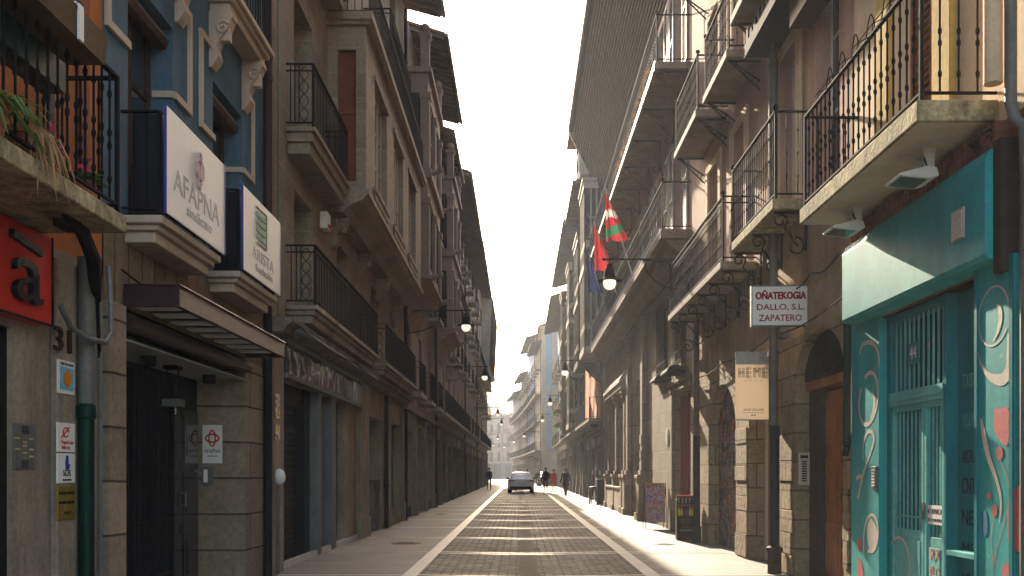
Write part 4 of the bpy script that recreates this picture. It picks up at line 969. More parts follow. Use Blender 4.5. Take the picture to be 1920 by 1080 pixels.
mb = MB(S); mb.slabpoly(sm(gp(z2([(802, 840), (818, 835), (826, 880), (820, 930), (804, 915)]), gR)+gp(z2([(802, 840), (818, 835), (826, 880), (820, 930), (804, 915)]), gR)[:1])[:-1], gR-.004, gR-.001); mb.build('graffiti', gbl, b44)
gL = 3.76; mb = MB(S)
gr_(z2([(345, 250), (355, 215), (380, 203), (405, 220), (417, 260), (415, 300)]), [.02, .04, .05, .045, .04, .02], mb, gL)
gr_(z2(ell(378, 415, 34, 98, -130, 200, tilt=6)), .045, mb, gL); gr_(z2([(392, 385), (400, 420), (396, 460), (385, 490)]), [.01, .06, .05, .02], mb, gL)
gr_(z2([(360, 650), (358, 590), (372, 545), (390, 540), (398, 570), (385, 620), (360, 690), (338, 790)]), [.02, .03, .04, .045, .04, .035, .04, .05], mb, gL)
gr_(z2([(332, 715), (345, 705), (352, 712)]), .05, mb, gL); gr_(z2([(362, 1010), (360, 930), (372, 870), (392, 850), (410, 880), (412, 940), (398, 985), (375, 985)]), .035, mb, gL)
mb.slabpoly(sm(gp(z2([(385, 860), (408, 900), (412, 950), (395, 985), (378, 970), (372, 900)]), gL)+gp(z2([(385, 860), (408, 900), (412, 950), (395, 985), (378, 970), (372, 900)]), gL)[:1])[:-1], gL-.0025, gL-.001)
mb.build('graffiti', pale, b44)
mb = MB(S); mb.slabpoly(sm(gp(z2([(338, 1010), (352, 1030), (360, 1090), (360, 1200), (335, 1200)]), gL)+gp(z2([(338, 1010), (352, 1030), (360, 1090), (360, 1200), (335, 1200)]), gL)[:1])[:-1], gL-.004, gL-.001); mb.slabpoly(sm(gp(z2([(336, 940), (350, 945), (352, 975), (338, 985)]), gL)+gp(z2([(336, 940), (350, 945), (352, 975), (338, 985)]), gL)[:1])[:-1], gL-.004, gL-.001); mb.build('graffiti', pink, b44)
mb = MB(S); mb.ribbon(gp(z2(ell(490, 1040, 42, 105, -200, 60)), 3.853), .03, 3.853); mb.build('graffiti', pale, b44)
mb = MB(S); mb.slabpoly(gp(z2([(432, 1010), (450, 1035), (462, 1080), (470, 1200), (432, 1200)]), 3.853), 3.848, 3.852); mb.build('graffiti', pink, b44)
for k, (w, sz) in enumerate((('CNT', .2), ('NEI', .19), ('ME', .17), ('VX', .2))):
    text(b44, w, (3.948, 8.44, 1.32-.28*k), **RIGHT, size=sz, mat='black', name='graffiti_writing', width=.24, ext=.001)
for k, (w, z) in enumerate((('TXIST', 2.25), ('YLUV', 1.9), ('ACAP', 1.58))):
    text(b44, w, (3.948, 8.44, z), **RIGHT, size=.17, mat='teal_pale' if k < 2 else 'black', name='graffiti_writing', width=.26, ext=.001, shear=.3)
text(b44, 'RX', (3.85, 8.9, .68), **RIGHT, size=.16, mat=pk2, name='graffiti_writing', width=.2, ext=.001); text(b44, 'YLO', (3.85, 8.92, .52), **RIGHT, size=.14, mat=pk2, name='graffiti_writing', width=.22, ext=.001)
# number plate, notice, intercom, vent
t = thing('number_plate', 'teal plate with the white number 44 hung on the upper grille', 'number plate', (3.85, 9.4, 2.62))
mb = MB(S); mb.box(3.855, 3.866, 9.28, 9.52, 2.51, 2.72); mb.build('plate', M('plate_teal', (.05, .22, .24), .4), t, bevel=.004); text(t, '44', (3.853, 9.4, 2.615), **RIGHT, size=.17, mat='offwhite', width=.15, ext=.001)
t = thing('notice', 'white notice NO APARCAR wired to the right gate leaf', 'notice', (3.86, 8.92, 1.0))
mb = MB(S); mb.box(3.862, 3.868, 8.72, 9.12, .96, 1.14); mb.build('plate', 'offwhite', t); text(t, 'NO APARCAR', (3.861, 8.92, 1.08), **RIGHT, size=.07, mat='black', width=.36, ext=.001); text(t, 'ESTO ES UN PORTAL', (3.861, 8.92, 1.0), **RIGHT, size=.04, mat='black', width=.34, ext=.001)
t = thing('intercom', 'small dark intercom with steel buttons on the left teal panel', 'intercom', (3.75, 10.13, 1.4))
mb = MB(S); mb.box(3.735, 3.759, 10.06, 10.2, 1.27, 1.51); mb.build('housing', 'grey', t, bevel=.004); mb = MB(S)
for k in range(6): mb.box(3.728, 3.736, 10.09, 10.17, 1.3+k*.032, 1.318+k*.032)
mb.build('button', 'offwhite', t)
t = thing('air_vent', 'small white slatted air vent in the teal fascia', 'vent', (3.6, 7.9, 3.5))
mb = MB(S); mb.box(3.588, 3.602, 7.76, 7.98, 3.35, 3.60); mb.build('frame', 'cream_trim', t); mb = MB(S)
for k in range(10): mb.box(3.578, 3.589, 7.78, 7.96, 3.365+k*.022, 3.377+k*.022)
mb.build('slats', 'offwhite', t)
# balcony over the portal
sl = balcony(b44, S, 3.8, 3.15, 7.6, 10.8, 4.40, .17, 1.02, 2, .135, slab='slab_moss', iron='iron', label='deep cream balcony slab with flaking painted edge')
mb = MB(S); mb.poly([(3.17, 7.62, 4.226), (3.17, 10.78, 4.226), (3.795, 10.78, 4.226), (3.795, 7.62, 4.226)]); mb.build('soffit', 'under_r', sl)
for k, y in enumerate((8.35, 10.1)):
    t = thing('floodlight', ('white floodlight under the cream balcony, nearer the camera', 'white floodlight under the cream balcony, at its far end')[k], 'floodlight', (3.45, y, 4.2), 'floodlights under the cream balcony')
    mb = MB(S); mb.prism([(3.24, 3.98), (3.24, 4.0), (3.5, 4.07), (3.56, 4.05), (3.58, 3.98), (3.5, 3.955)], y-.17, y+.17); mb.build('housing', 'white', t, bevel=.008)
    mb = MB(S); mb.poly([(3.26, y-.14, 3.977), (3.49, y-.14, 3.952), (3.49, y+.14, 3.952), (3.26, y+.14, 3.977)]); mb.build('lens', 'glass_green', t)
    mb = MB(S); mb.box(3.47, 3.56, y-.12, y-.1, 4.0, 4.2); mb.box(3.47, 3.56, y+.1, y+.12, 4.0, 4.2); mb.box(3.46, 3.57, y-.13, y+.13, 4.19, 4.226); mb.build('bracket', 'white', t)
    mb = MB(S); mb.tube([(3.5, y-.05, 4.2), (3.46, y-.15, 4.12), (3.5, y-.12, 4.06)], .008, 5); mb.build('cable', 'black', t)
for k, (y0, y1) in enumerate(((8.0, 8.75), (9.15, 9.9))):
    mb = MB(S); L = []
    for q in (0, 1, 2):
        yy = y0+(y1-y0)*q/2; mb.tube([(3.2, yy-.12+.24*u/8, 5.42+.2*math.sin(PI*u/8)) for u in range(9)], .006, 4); mb.tube([(3.2, yy, 5.42), (3.08, yy, 5.36), (3.08, yy, 5.3)], .005, 4)
    mb.tube([(3.2, y0-.1, 5.42), (3.2, y1+.12, 5.42)], .005, 4); mb.tube([(3.08, y0-.1, 5.36), (3.08, y1+.12, 5.36)], .005, 4)
    tag(mb.build('flowerpot_holder', 'iron', None, loc=(3.2, y0, 5.3)), ('empty wire pot holder hooked on the cream balcony rail, near one', 'empty wire pot holder hooked on the cream balcony rail, far one')[k], 'pot holder', 'wire pot holders')
pipe(b44, S, 3.66, 7.42, 4.45, 17, .07, 'cream_r')
mb = MB(S); mb.tube([(3.72, 7.27, 12), (3.72, 7.27, 4.25), (3.73, 7.22, 4.1), (3.74, 7.1, 4.0), (3.74, 7.08, 3.6), (3.74, 7.08, 0)], .045, 10); mb.build('downpipe', 'pipe_grey', b44, True)
mb = MB(S); mb.tube([(3.74, 10.95, 3.2), (3.74, 10.97, 1.75)], .045, 8); mb.tube([(3.74, 10.97, 1.75), (3.74, 11.02, 1.66), (3.78, 11.08, 1.66)], .035, 8); mb.build('downpipe', 'pipe_green', b44, True)
for k, y in enumerate((7.65,)):
    mb = MB(S)
    for q in range(16): a = random.uniform(0, 6); mb.ball((3.72+random.uniform(-.06, .04), y+random.uniform(-.12, .12), 4.12+random.uniform(-.12, .08)), .03, 6)
    mb.tube([(3.7, 7.5, 4.15), (3.6, 7.7, 4.08), (3.72, 7.85, 4.1)], .012, 5); mb.build('old_insulators', 'iron_rusty', b44)

# ---------------- long ochre house with balconies on iron scrolls
bR = thing('ochre_house', 'ochre and salmon stone house with scrolled iron balconies above the arched doors', 'house', (3.8, 16, 0))
Y0, Y1 = 10.9, 20.9
gops = [(11.25, 13.25, 0, 3.28, .6, .42), (14.45, 15.9, 0, 2.9, 0, .5), (16.85, 19.3, 0, 3.1, .95, .3)]
facade(bR, S, 3.8, Y0, Y1, 0, 3.3, gops, 'stone_r', 'ground_floor_wall', back=8)
RW = [(13.1, 14.0), (16.1, 17.0), (18.2, 19.2)]
uops = [(a, b, z, z+2.35) for a, b in RW for z in (5.05, 8.05, 11.2, 14)] + [(11.4, 12.3, 5.05, 7.9), (11.4, 12.3, 8.4, 10.6)]
facade(bR, S, 3.8, Y0, Y1, 3.3, 4.9, [(19.2, 20.0, 3.6, 4.5)], 'plaster_r', 'middle_wall', back=8)
facade(bR, S, 3.8, Y0, Y1, 4.9, 17.2, uops, 'pink_r', 'upper_wall', .25, back=8)
for (a, b, z0, z1) in uops:
    window(bR, S, 3.97, a, b, z0, z1, 'white' if z0 < 6 else 'wood_dark', 2, 3)
for (a, b) in RW:
    for z0 in (5.05, 8.05, 11.2): mb = MB(S); mb.box(3.755, 3.799, a-.2, a-.001, z0, z0+2.5); mb.box(3.755, 3.799, b+.001, b+.2, z0, z0+2.5); mb.box(3.755, 3.799, a-.02, b+.02, z0+2.36, z0+2.499); mb.build('window_surround', 'cream_r', bR)
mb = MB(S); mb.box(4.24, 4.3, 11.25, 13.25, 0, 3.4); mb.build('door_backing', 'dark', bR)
mb = MB(S); mb.slabpoly([(12.25-.985*math.cos(PI*k/14), 2.69+.58*math.sin(PI*k/14)) for k in range(15)], 3.93, 3.95); mb.build('fanlight', 'dark', bR)
# wooden door with fanlight
dd = door(bR, S, 4.05, 11.3, 12.75, 0, 2.5, 'wood_orange'); dd['label'] = 'varnished orange wooden double door'
mb = MB(S); mb.box(4.0, 4.2, 12.75, 13.24, 0, 2.62); mb.box(3.99, 4.2, 12.66, 12.76, 0, 2.6); mb.build('door_frame', 'wood_dark', bR)
mb = MB(S); mb.box(3.95, 4.2, 11.27, 13.23, 2.56, 2.68); mb.build('lintel_board', 'wood_orange', bR)
mb = MB(S)
for k in range(5): an = PI*(k+.5)/5; mb.bar((3.92, 12.25, 2.69), (3.92, 12.25+.95*math.cos(an), 2.69+.5*math.sin(an)), .02)
mb.tube([(3.92, 12.25+.5*math.cos(PI*k/10), 2.69+.25*math.sin(PI*k/10)) for k in range(11)], .012, 5); mb.build('fanlight_bars', 'iron', bR)
mb = MB(S)
for y in (11.88, 12.1): mb.tube([(4.02, y+.05*math.cos(k*PI/6), 1.12+.06*math.sin(k*PI/6)) for k in range(13)], .008, 5)
mb.build('door_knocker', 'gold', dd)
t = thing('intercom', 'pale metal intercom set in the stone jamb beside the wooden door', 'intercom', (3.9, 13.3, 1.5))
mb = MB(); mb.box(3.845, 4.0, 13.225, 13.248, 1.27, 1.72); mb.build('plate', 'cream_trim', t, bevel=.004); mb = MB()
mb.box(3.87, 3.975, 13.217, 13.226, 1.64, 1.68)
for k in range(9): mb.box(3.89, 3.955, 13.217, 13.226, 1.32+k*.033, 1.338+k*.033)
mb.build('button', 'iron', t)
# glass door by the hanging banner
mb = MB(S); mb.box(4.1, 4.15, 14.6, 15.88, 0, 2.85); q = mb.build('glass_door', 'glass_green', bR)
mb = MB(S)
for y in (14.6, 14.9, 15.82): mb.box(4.05, 4.16, y, y+.06, 0, 2.86)
mb.build('door_frame', 'cream_trim', q)
# arched shop roller with graffiti
roller(bR, S, 4.0, 16.86, 19.29, 0, 3.09, M_paint('graffiti_shutter', [(.05, .045, .04), (.42, .13, .035), (.045, .04, .04), (.14, .11, .15), (.24, .18, .12), (.05, .05, .05)], 1.3), .085)
mb = MB(S); mb.box(4.04, 4.1, 16.8, 19.35, 0, 3.2); mb.build('shop_backing', 'dark', bR)
# raised rough stones beside the openings
random.seed(11)
for (a, b, zt) in ((10.98, 11.22, 1.75), (13.3, 14.0, 1.9), (15.95, 16.8, 2.1)):
    mb = MB(S); z = .02; i = 0
    while z < zt:
        h = random.uniform(.24, .4); e = random.uniform(0, .1); y = a+e*(i % 2)
        mb.box(3.773+random.uniform(-.012, .012), 3.799, y, b-random.uniform(0, .06), z, z+h-.008); z += h; i += 1
    o = mb.build('rough_quoins', 'stone_r', bR, bevel=.02)
pipe(bR, S, 3.66, 13.85, 2.05, 16.8, .065, 'pipe_grey'); mb = MB(S); mb.tube([(3.64, 13.7, .35), (3.64, 13.7, 2.0)], .07, 9); mb.lathe((3.64, 13.7, 1.95), [(.07, 0), (.085, .02), (.085, .14), (.07, .16)], 9); mb.build('downpipe', 'pipe_black', bR, True)
mb = MB(S); mb.lathe((3.64, 13.7, 0), [(.1, 0), (.1, .3), (.12, .32), (.12, .37), (.07, .4)], 10); mb.build('iron_shoe', 'iron_rusty', bR, True)
pipe(bR, S, 3.66, 19.85, 2.2, 4.6, .06, 'trough_wood'); mb = MB(S); mb.tube([(3.66, 19.85, .3), (3.66, 19.85, 2.2)], .075, 9); mb.lathe((3.66, 19.85, 0), [(.1, 0), (.1, .3), (.08, .34)], 10); mb.build('downpipe', 'pipe_black', bR, True)
BR = dict(iron='iron_rusty')
balcony(bR, S, 3.8, 3.31, 12.55, 15.15, 5.03, .14, 1.15, 1, .12, brk='scroll', nb=3, ball=True, slab='slab_moss', rails3=False)
balcony(bR, S, 3.8, 3.22, 15.38, 20.85, 4.83, .12, 1.05, 1, .12, brk='scroll', nb=6, ball=True, rails3=True)
balcony(bR, S, 3.8, 3.24, 15.03, 17.0, 8.08, .13, 1.0, 1, .12, brk='truss', nb=2, ball=True)
balcony(bR, S, 3.8, 3.2, 17.45, 19.9, 8.05, .13, 1.0, 1, .12, brk='truss', nb=2, ball=True)
balcony(bR, S, 3.8, 3.2, 12.3, 14.6, 8.35, .13, 1.0, 1, .12, brk='truss', nb=3, ball=True)
balcony(bR, S, 3.8, 3.2, 15.0, 19.5, 11.2, .13, 1.0, 1, .14, brk='truss', nb=4, ball=True)
# clothes rack shade: dark slatted metal shelf that runs up the wall
mb = MB(S); mb.box(3.36, 3.79, 10.95, 14.3, 7.62, 7.70); mb.box(3.34, 3.37, 10.95, 14.3, 7.6, 7.78)
y = 10.98
while y < 14.25: mb.box(3.345, 3.42, y, y+.11, 7.79, 7.92+.05*math.sin(y*9)); mb.box(3.50, 3.58, y+.05, y+.14, 7.71, 7.88); y += .22
mb.build('slatted_shelf', 'iron', bR)
mb = MB(S); mb.box(3.5, 3.79, 11.3, 12.45, 7.2, 7.6); mb.build('blind_box', 'wood_dark', bR)
eave(bR, S, 3.8, 2.7, 10.95, 20.6, 17.2)

# ---------------- palace with slatted eave and long balconies
bP = thing('palace_house', 'tall stone house with a huge boarded eave, two long balconies and a carved portal', 'house', (3.8, 31, 0))
Y0, Y1 = 20.9, 43
gops = [(21.3, 23.75, 0, 3.36, 0, .35), (29.5, 32.1, 0, 4.4, 1.2, .5), (34.6, 36.4, .9, 3.9, 0, .25), (37.6, 39.6, .9, 3.9, 0, .25),
        (21.85, 23.5, 3.95, 5.9, 0, .2), (24.6, 26.3, 3.95, 5.9, 0, .2), (40.6, 42.3, 0, 3.2, 0, .3)]
facade(bP, S, 3.8, Y0, Y1, 0, 6.3, gops, 'stone_r_smooth', 'ground_floor_wall', back=9)
PW = [Y0+1.3+k*2.75 for k in range(8)]
uops = [(y, y+1.25, z, z+2.6) for y in PW for z in (6.85, 10.75)]
facade(bP, S, 3.8, Y0, Y1, 6.3, 14.2, uops, 'pink_r', 'upper_wall', .25, back=9)
for k, (a, b, z0, z1) in enumerate(uops):
    window(bP, S, 3.98, a, b, z0, z1, 'white', 2, 3)
    louvre(bP, S, 3.745, a-.62, a-.02, z0, z1, 'grey_light'); louvre(bP, S, 3.745, b+.02, b+.62, z0, z1, 'grey_light')
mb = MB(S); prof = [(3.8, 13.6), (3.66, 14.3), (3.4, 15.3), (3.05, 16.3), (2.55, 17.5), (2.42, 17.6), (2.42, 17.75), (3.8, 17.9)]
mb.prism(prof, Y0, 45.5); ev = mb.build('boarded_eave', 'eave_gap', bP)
mb = MB(S)
for k in range(4):
    (a0, z0), (a1, z1) = prof[k], prof[k+1]; n = 5
    L_ = math.hypot(a1-a0, z1-z0); n = int(L_/.17)
    for j in range(n): t = j/n; u = t+.11/L_; A0, Z0, A1, Z1 = a0+(a1-a0)*t, z0+(z1-z0)*t, a0+(a1-a0)*u, z0+(z1-z0)*u; mb.prism([(A0, Z0), (A1, Z1), (A1-.03, Z1-.012), (A0-.03, Z0-.012)], Y0+.01, 45.49)
mb.build('battens', 'wood_eave', ev)
mb = MB(S); mb.tube([(2.36, Y0, 17.62), (2.36, 45.5, 17.62)], .08, 8); mb.tube([(2.36, 45.5, 17.6), (3.0, 45.4, 16.2), (3.6, 45.2, 15)], .05, 7); mb.build('gutter', 'pipe_grey', bP)
bal2 = balcony(bP, S, 3.8, 2.99, 21.2, 41.5, 10.52, .16, 1.05, 1, .17, brk='scroll', nb=10, ball=True, slab='slab', edge='offwhite')
# scalloped hem and dry climbers on the upper balcony
mb = MB(S); y = 21.2
while y < 41.4:
    mb.slabpoly([(y, 10.50), (y+.17, 10.50), (y+.17, 10.42), (y+.13, 10.37), (y+.085, 10.35), (y+.04, 10.37), (y, 10.42)], 2.978, 2.986); y += .17
mb.build('scalloped_trim', 'grey', bal2)
random.seed(9)
for k in range(14): tuft(bal2, (3.03, 21.9+k*.52+random.uniform(-.2, .2), 10.62), 26, random.uniform(.16, .4), 'dry', .9, .012, 1.5, 'dry_climber', S)
bal1 = balcony(bP, S, 3.8, 3.12, 21.2, 41.8, 6.82, .2, 1.05, 1, .17, brk=None, ball=True, slab='stone_r_smooth', edge='offwhite')
mb = MB(S); mb.prism([(3.8, 6.2), (3.6, 6.25), (3.45, 6.4), (3.3, 6.5), (3.26, 6.615), (3.8, 6.615)], 21.3, 41.7); mb.build('cornice', 'stone_r_smooth', bP)
mb = MB(S); y = 21.4
while y < 41.5: mb.tube([(3.14, y, 6.82), (3.06, y, 6.9)], .004, 3); mb.tube([(3.14, y, 6.82), (3.09, y, 6.93)], .004, 3); y += .09
mb.build('pigeon_spikes', 'offwhite', bal1)['kind'] = 'stuff'
dr = door(bP, S, 3.99, 21.32, 23.74, 0, 3.3, 'red_door'); dr['label'] = 'red painted door standing in a stone frame'
mb = MB(S); mb.box(3.72, 3.799, 21.2, 23.9, 3.37, 3.55); mb.box(3.68, 3.799, 21.15, 23.95, 3.55, 3.62); mb.box(3.765, 3.799, 23.76, 23.98, 0, 3.36); mb.build('door_surround', 'stone_r_smooth', bP, bevel=.01)
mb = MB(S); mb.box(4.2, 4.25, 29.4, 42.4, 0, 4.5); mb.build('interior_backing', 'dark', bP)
door(bP, S, 4.1, 29.55, 32.05, 0, 3.2, 'wood_dark')
for (a, b) in ((34.6, 36.4), (37.6, 39.6)): window(bP, S, 3.9, a, b, .9, 3.9, 'cream_trim', 3, 2)
door(bP, S, 4.0, 40.6, 42.3, 0, 3.1, 'wood_dark')
for (a, b) in ((21.85, 23.5), (24.6, 26.3)):
    w = window(bP, S, 3.95, a, b, 3.95, 5.9, 'wood_dark', 2, 2); mb = MB(S)
    for k in range(9): y = a+.1+(b-a-.2)*k/8; mb.box(3.73, 3.745, y-.008, y+.008, 3.98, 5.86)
    for z in (4.3, 4.8, 5.3): mb.box(3.728, 3.747, a, b, z, z+.015)
    mb.build('window_grille', 'iron', w); mb = MB(S); mb.box(3.66, 3.799, a-.1, b+.1, 3.84, 3.93); mb.build('sill', 'stone_r_smooth', w)
    mb = MB(S); y = a
    while y < b: mb.tube([(3.68, y, 3.93), (3.66, y, 4.06)], .005, 3); y += .1
    mb.build('pigeon_spikes', 'offwhite', w)
def pilaster(root, s, aw, y, w, z1, d=.14, mat='stone_r_smooth'):
    mb = MB(s); mb.box(aw-d, aw-.002, y-w/2, y+w/2, .0, z1); mb.box(aw-d-.12, aw-.002, y-w/2-.1, y+w/2+.1, 0, 1.25); mb.box(aw-d-.17, aw-.002, y-w/2-.14, y+w/2+.14, 1.25, 1.36); mb.box(aw-d-.17, aw-.002, y-w/2-.14, y+w/2+.14, 0, .22)
    mb.box(aw-d-.06, aw-.002, y-w/2-.05, y+w/2+.05, 1.36, 1.5); mb.box(aw-d-.08, aw-.002, y-w/2-.07, y+w/2+.07, z1-.3, z1-.16); mb.box(aw-d-.12, aw-.002, y-w/2-.1, y+w/2+.1, z1-.16, z1)
    return mb.build('pilaster', mat, root, bevel=.015)
for y in (28.9, 32.8): pilaster(bP, S, 3.8, y, .5, 6.1)
for y in (34.1, 37.0, 40.1): pilaster(bP, S, 3.8, y, .35, 4.4, .1)
mb = MB(S); mb.box(3.55, 3.799, 33.7, 40.4, 4.4, 4.6); mb.prism([(3.799, 4.6), (3.5, 4.6), (3.52, 4.75), (3.799, 5.1)], 33.7, 40.4); mb.build('shopfront_cornice', 'cream_trim', bP, bevel=.015); mb = MB(S); mb.box(3.6, 3.799, 34.3, 39.9, 0, .9); mb.box(3.56, 3.799, 34.3, 39.9, .84, .92); mb.build('shopfront_base', 'cream_trim', bP, bevel=.015)
t = thing('oval_plaque', 'small white oval plaque on the sunlit stone beside the red door', 'plaque', (3.78, 24.9, 2.5))
mb = MB(S); mb.slabpoly([(24.6+.2*math.cos(k*PI/8), 2.35+.22*math.sin(k*PI/8)) for k in range(16)], 3.775, 3.798); mb.build('plate', 'white', t); mb = MB(S); mb.slabpoly([(24.6+.13*math.cos(k*PI/8), 2.35+.14*math.sin(k*PI/8)) for k in range(16)], 3.768, 3.7755); mb.build('rim_disc', 'offwhite', t)
for k, z in enumerate((2.45, 2.0, 1.65)):
    mb = MB(S); mb.box(3.63, 3.655, 28.75, 29.05, z-.14, z+.12); tag(mb.build('name_plaque', 'offwhite' if k != 1 else 'grey_light', None, loc=(3.65, 28.9, z)), ('topmost small white name plaque on the portal pilaster', 'middle grey name plaque on the portal pilaster', 'lowest small white name plaque on the portal pilaster')[k], 'plaque', 'name plaques on the portal')
for k, y in enumerate((22.0, 23.9)):
    t = thing('canopy_lamp', ('curved dark metal lamp hood over the red door, nearer one', 'curved dark metal lamp hood beyond the red door')[k], 'lamp', (3.5, y, 3.75), 'curved lamp hoods by the red door')
    mb = MB(S); mb.prism([(3.3+.42*(1-math.cos(PI*j/10))*.5, 3.7+.16*math.sin(PI*j/10)) for j in range(11)], y-.5, y+.5); mb.build('hood', 'iron', t, True); mb = MB(S); mb.bar((3.55, y, 3.75), (3.8, y, 3.85), .04); mb.build('arm', 'iron', t)

# ---------------- houses up to the junction
random.seed(5)
bq = house(1, 3.8, 43, 55, 15.7, 'rendered right-side house with dark shop boards, just beyond the boarded-eave house', 'town_house', 'stone_dirty', 'beige_far', ao=3.15, eout=1.1, nwin=4, ground=('shutter', 'shop', 'shop'), balc='mix', eavey=(47, 55))
house(1, 3.8, 55, 75, 15.9, 'brown house with glazed oriels and dark balconies, middle of the right row', 'town_house', 'stone_plain', 'rose_far', ao=3.1, eout=1.2, nwin=6, ground=('door', 'shop', 'pale', 'shop', 'shutter'), balc='mix')
house(1, 3.8, 75, 95.5, 15.2, 'beige house at the end of the right row before the side street', 'town_house', 'stone_plain', 'beige_far', ao=3.2, eout=1.3, nwin=6, ground=('shop', 'pale', 'pale', 'shop', 'shutter'), balc='each')
def oriel(root, s, aw, ao, y0, y1, z0, z1, mat='cream_trim'):
    mb = MB(s); mb.box(ao+.06, aw, y0+.06, y1-.06, z0, z1); c = mb.build('oriel_glass', 'glass', root)
    mb = MB(s)
    n = int((z1-z0)/3.1)
    for k in range(n+1): z = z0+(z1-z0)*k/n; mb.box(ao-.04, aw-.002, y0-.04, y1+.04, z-.16, z+.16)
    for k in range(n): z = z0+(z1-z0)*(k+.33)/n; mb.box(ao+.01, aw-.002, y0+.01, y1-.01, z-.3, z)
    m = max(3, int((y1-y0)/.6))
    for k in range(m+1): y = y0+(y1-y0-.07)*k/m; mb.box(ao, ao+.07, y, y+.07, z0, z1)
    for k in range(4): a = ao+(aw-ao-.07)*k/3; mb.box(a, a+.07, y0, y0+.065, z0, z1)
    mb.box(ao-.1, aw-.002, y0-.1, y1+.1, z1+.16, z1+.3)
    mb.build('oriel_frame', mat, c); return c
oriel(bq, 1, 3.8, 3.0, 49, 52.5, 7, 13.4, 'wood_dark')
oriel(bq, 1, 3.8, 2.95, 43.6, 46.6, 7, 14.5, 'cream_trim')
h2 = [x for x in C.objects if x.get('label', '').startswith('brown house with glazed oriels')][0]
oriel(h2, 1, 3.8, 2.95, 57, 60, 4.2, 13.6, 'cream_trim'); oriel(h2, 1, 3.8, 2.95, 66, 69, 4.2, 13.6, 'wood_dark')
# attic loggia on the roof edge of the first of them
mb = MB(1); mb.box(2.9, 3.5, 46.2, 48.8, 15.75, 18.1); lo = mb.build('attic_loggia', 'beige_far', bq)
mb = MB(1); mb.prism([(2.4, 18.0), (2.45, 18.1), (4.5, 18.9), (4.5, 18.1)], 45.6, 49.4); mb.build('loggia_roof', 'tile', lo)
louvre(bq, 1, 2.86, 46.5, 48.5, 16, 17.9, 'grey_light', 'loggia_louvre', .12)
# ---------------- beyond the junction: the street swings left
def turned(root, ang): root.rotation_euler = (0, 0, R(ang))
# corner house whose end wall faces the camera
bc = thing('corner_house', 'pale blue and cream corner house facing down the street beyond the side street', 'house', (2.5, 105, 0))
mb = MB(); mb.box(2.5, 16, 105, 122, 0, 16.8); mb.build('wall', 'grey_blue', bc)
mb = MB(); mb.box(2.42, 16.1, 104.9, 122, 16.8, 17.1); mb.box(2.2, 16.3, 104.7, 122, 17.1, 17.4)
mb.build('cornice', 'cream_far', bc)
mb = MB(); mb.prism([(2.0, 17.4), (16.5, 17.4), (9, 20)], 104.5, 122); mb.build('roof', 'tile', bc)
mb = MB(); mb.box(2.45, 2.9, 104.93, 105.1, 0, 16.79); mb.box(3.55, 3.9, 104.94, 105.1, 3.9, 16.79)
for z in (3.8, 7.1, 10.3, 13.4): mb.box(2.44, 8, 104.92, 105.1, z, z+.16)
mb.box(2.44, 8, 104.95, 105.1, 0, 3.6)
mb.build('cream_bands', 'cream_far', bc)
mb = MB()
for z in (4.6, 7.8, 11, 14):
    for x in (5.6, 8): mb.box(x, x+1, 104.96, 105.1, z, z+1.8)
mb.build('window', 'glass', bc)
yprev = (2.5, 105.2)
specs = [((2.45, 107.0), (2.0, 119.0), 15.8, 'cream_far', 'cream balconied house behind the blue corner house'),
         ((2.0, 119.2), (1.2, 137), 18.2, 'grey_blue', 'tall pale blue house farther along the right of the bend'),
         ((1.2, 137.2), (.2, 155), 15.6, 'cream_far', 'yellowish house with stacked rounded balconies on the bend'),
         ((.2, 155.2), (-1.2, 176), 14.4, 'grey_far', 'grey house farthest along the right of the bend')]
random.seed(21)
for (x0, y0), (x1, y1), H, wm, lab in specs:
    L = math.hypot(x1-x0, y1-y0); ang = math.degrees(math.atan2(-(x1-x0), y1-y0))
    r_ = thing('bend_house', lab, 'house', (0, 0, 0)); 
    house(1, 0, 0, L, H, lab, gmat='stone_plain', wmat=wm, ao=-.7, eout=1.1, nwin=max(3, int(L/3.3)), ground=('shop', 'shutter', 'door', 'shop'), balc='mix', root=r_, brk='truss' if H > 17 else None)
    r_.location = (x0, y0, 0); turned(r_, ang)
# row that closes the view on the left of the bend
specs = [((-20, 232), (-11.2, 226), 16, 'grey_far', 'pale grey house closing the view, left one of the far row'),
         ((-11, 225.8), (-3.8, 219), 14.6, 'beige_far', 'beige house closing the view, middle of the far row'),
         ((-3.6, 218.8), (2.5, 213), 13.8, 'rose_far', 'rose house closing the view, right one of the far row')]
for (x0, y0), (x1, y1), H, wm, lab in specs:
    L = math.hypot(x1-x0, y1-y0); r_ = thing('far_house', lab, 'house', (0, 0, 0))
    house(1, 0, 0, L, H, lab, gmat='stone_dirty', wmat=wm, ao=-.6, eout=.7, nwin=max(3, int(L/2.4)), ground=('shop', 'arch', 'shop'), balc='each', root=r_)
    r_.location = (x1, y1, 0); r_.rotation_euler = (0, 0, math.atan2(y0-y1, x0-x1)-PI/2)
# distant blocks
for (x, y, w, h, lab) in ((-21, 395, 14, 31, 'hazy cream apartment block farthest left above the far row'), (-13.2, 400, 6, 38, 'slim stepped tower block highest in the haze'), (-7, 398, 10, 30, 'hazy white apartment block right of the stepped tower')):
    t = thing('apartment_block', lab, 'building', (x, y, 0)); mb = MB(); mb.box(x, x+w-.3, y, y+12, 0, h); mb.box(x+1.5, x+w*.6, y+1, y+8, h, h+2.5); mb.build('wall', 'grey_far', t)
    mb = MB(); z = 10
    while z < h-2:
        xx = x+.8
        while xx < x+w-1.8: mb.box(xx, xx+1, y-.04, y-.002, z, z+1.4); xx += 2
        z += 3
    mb.build('windows', 'glass', t)
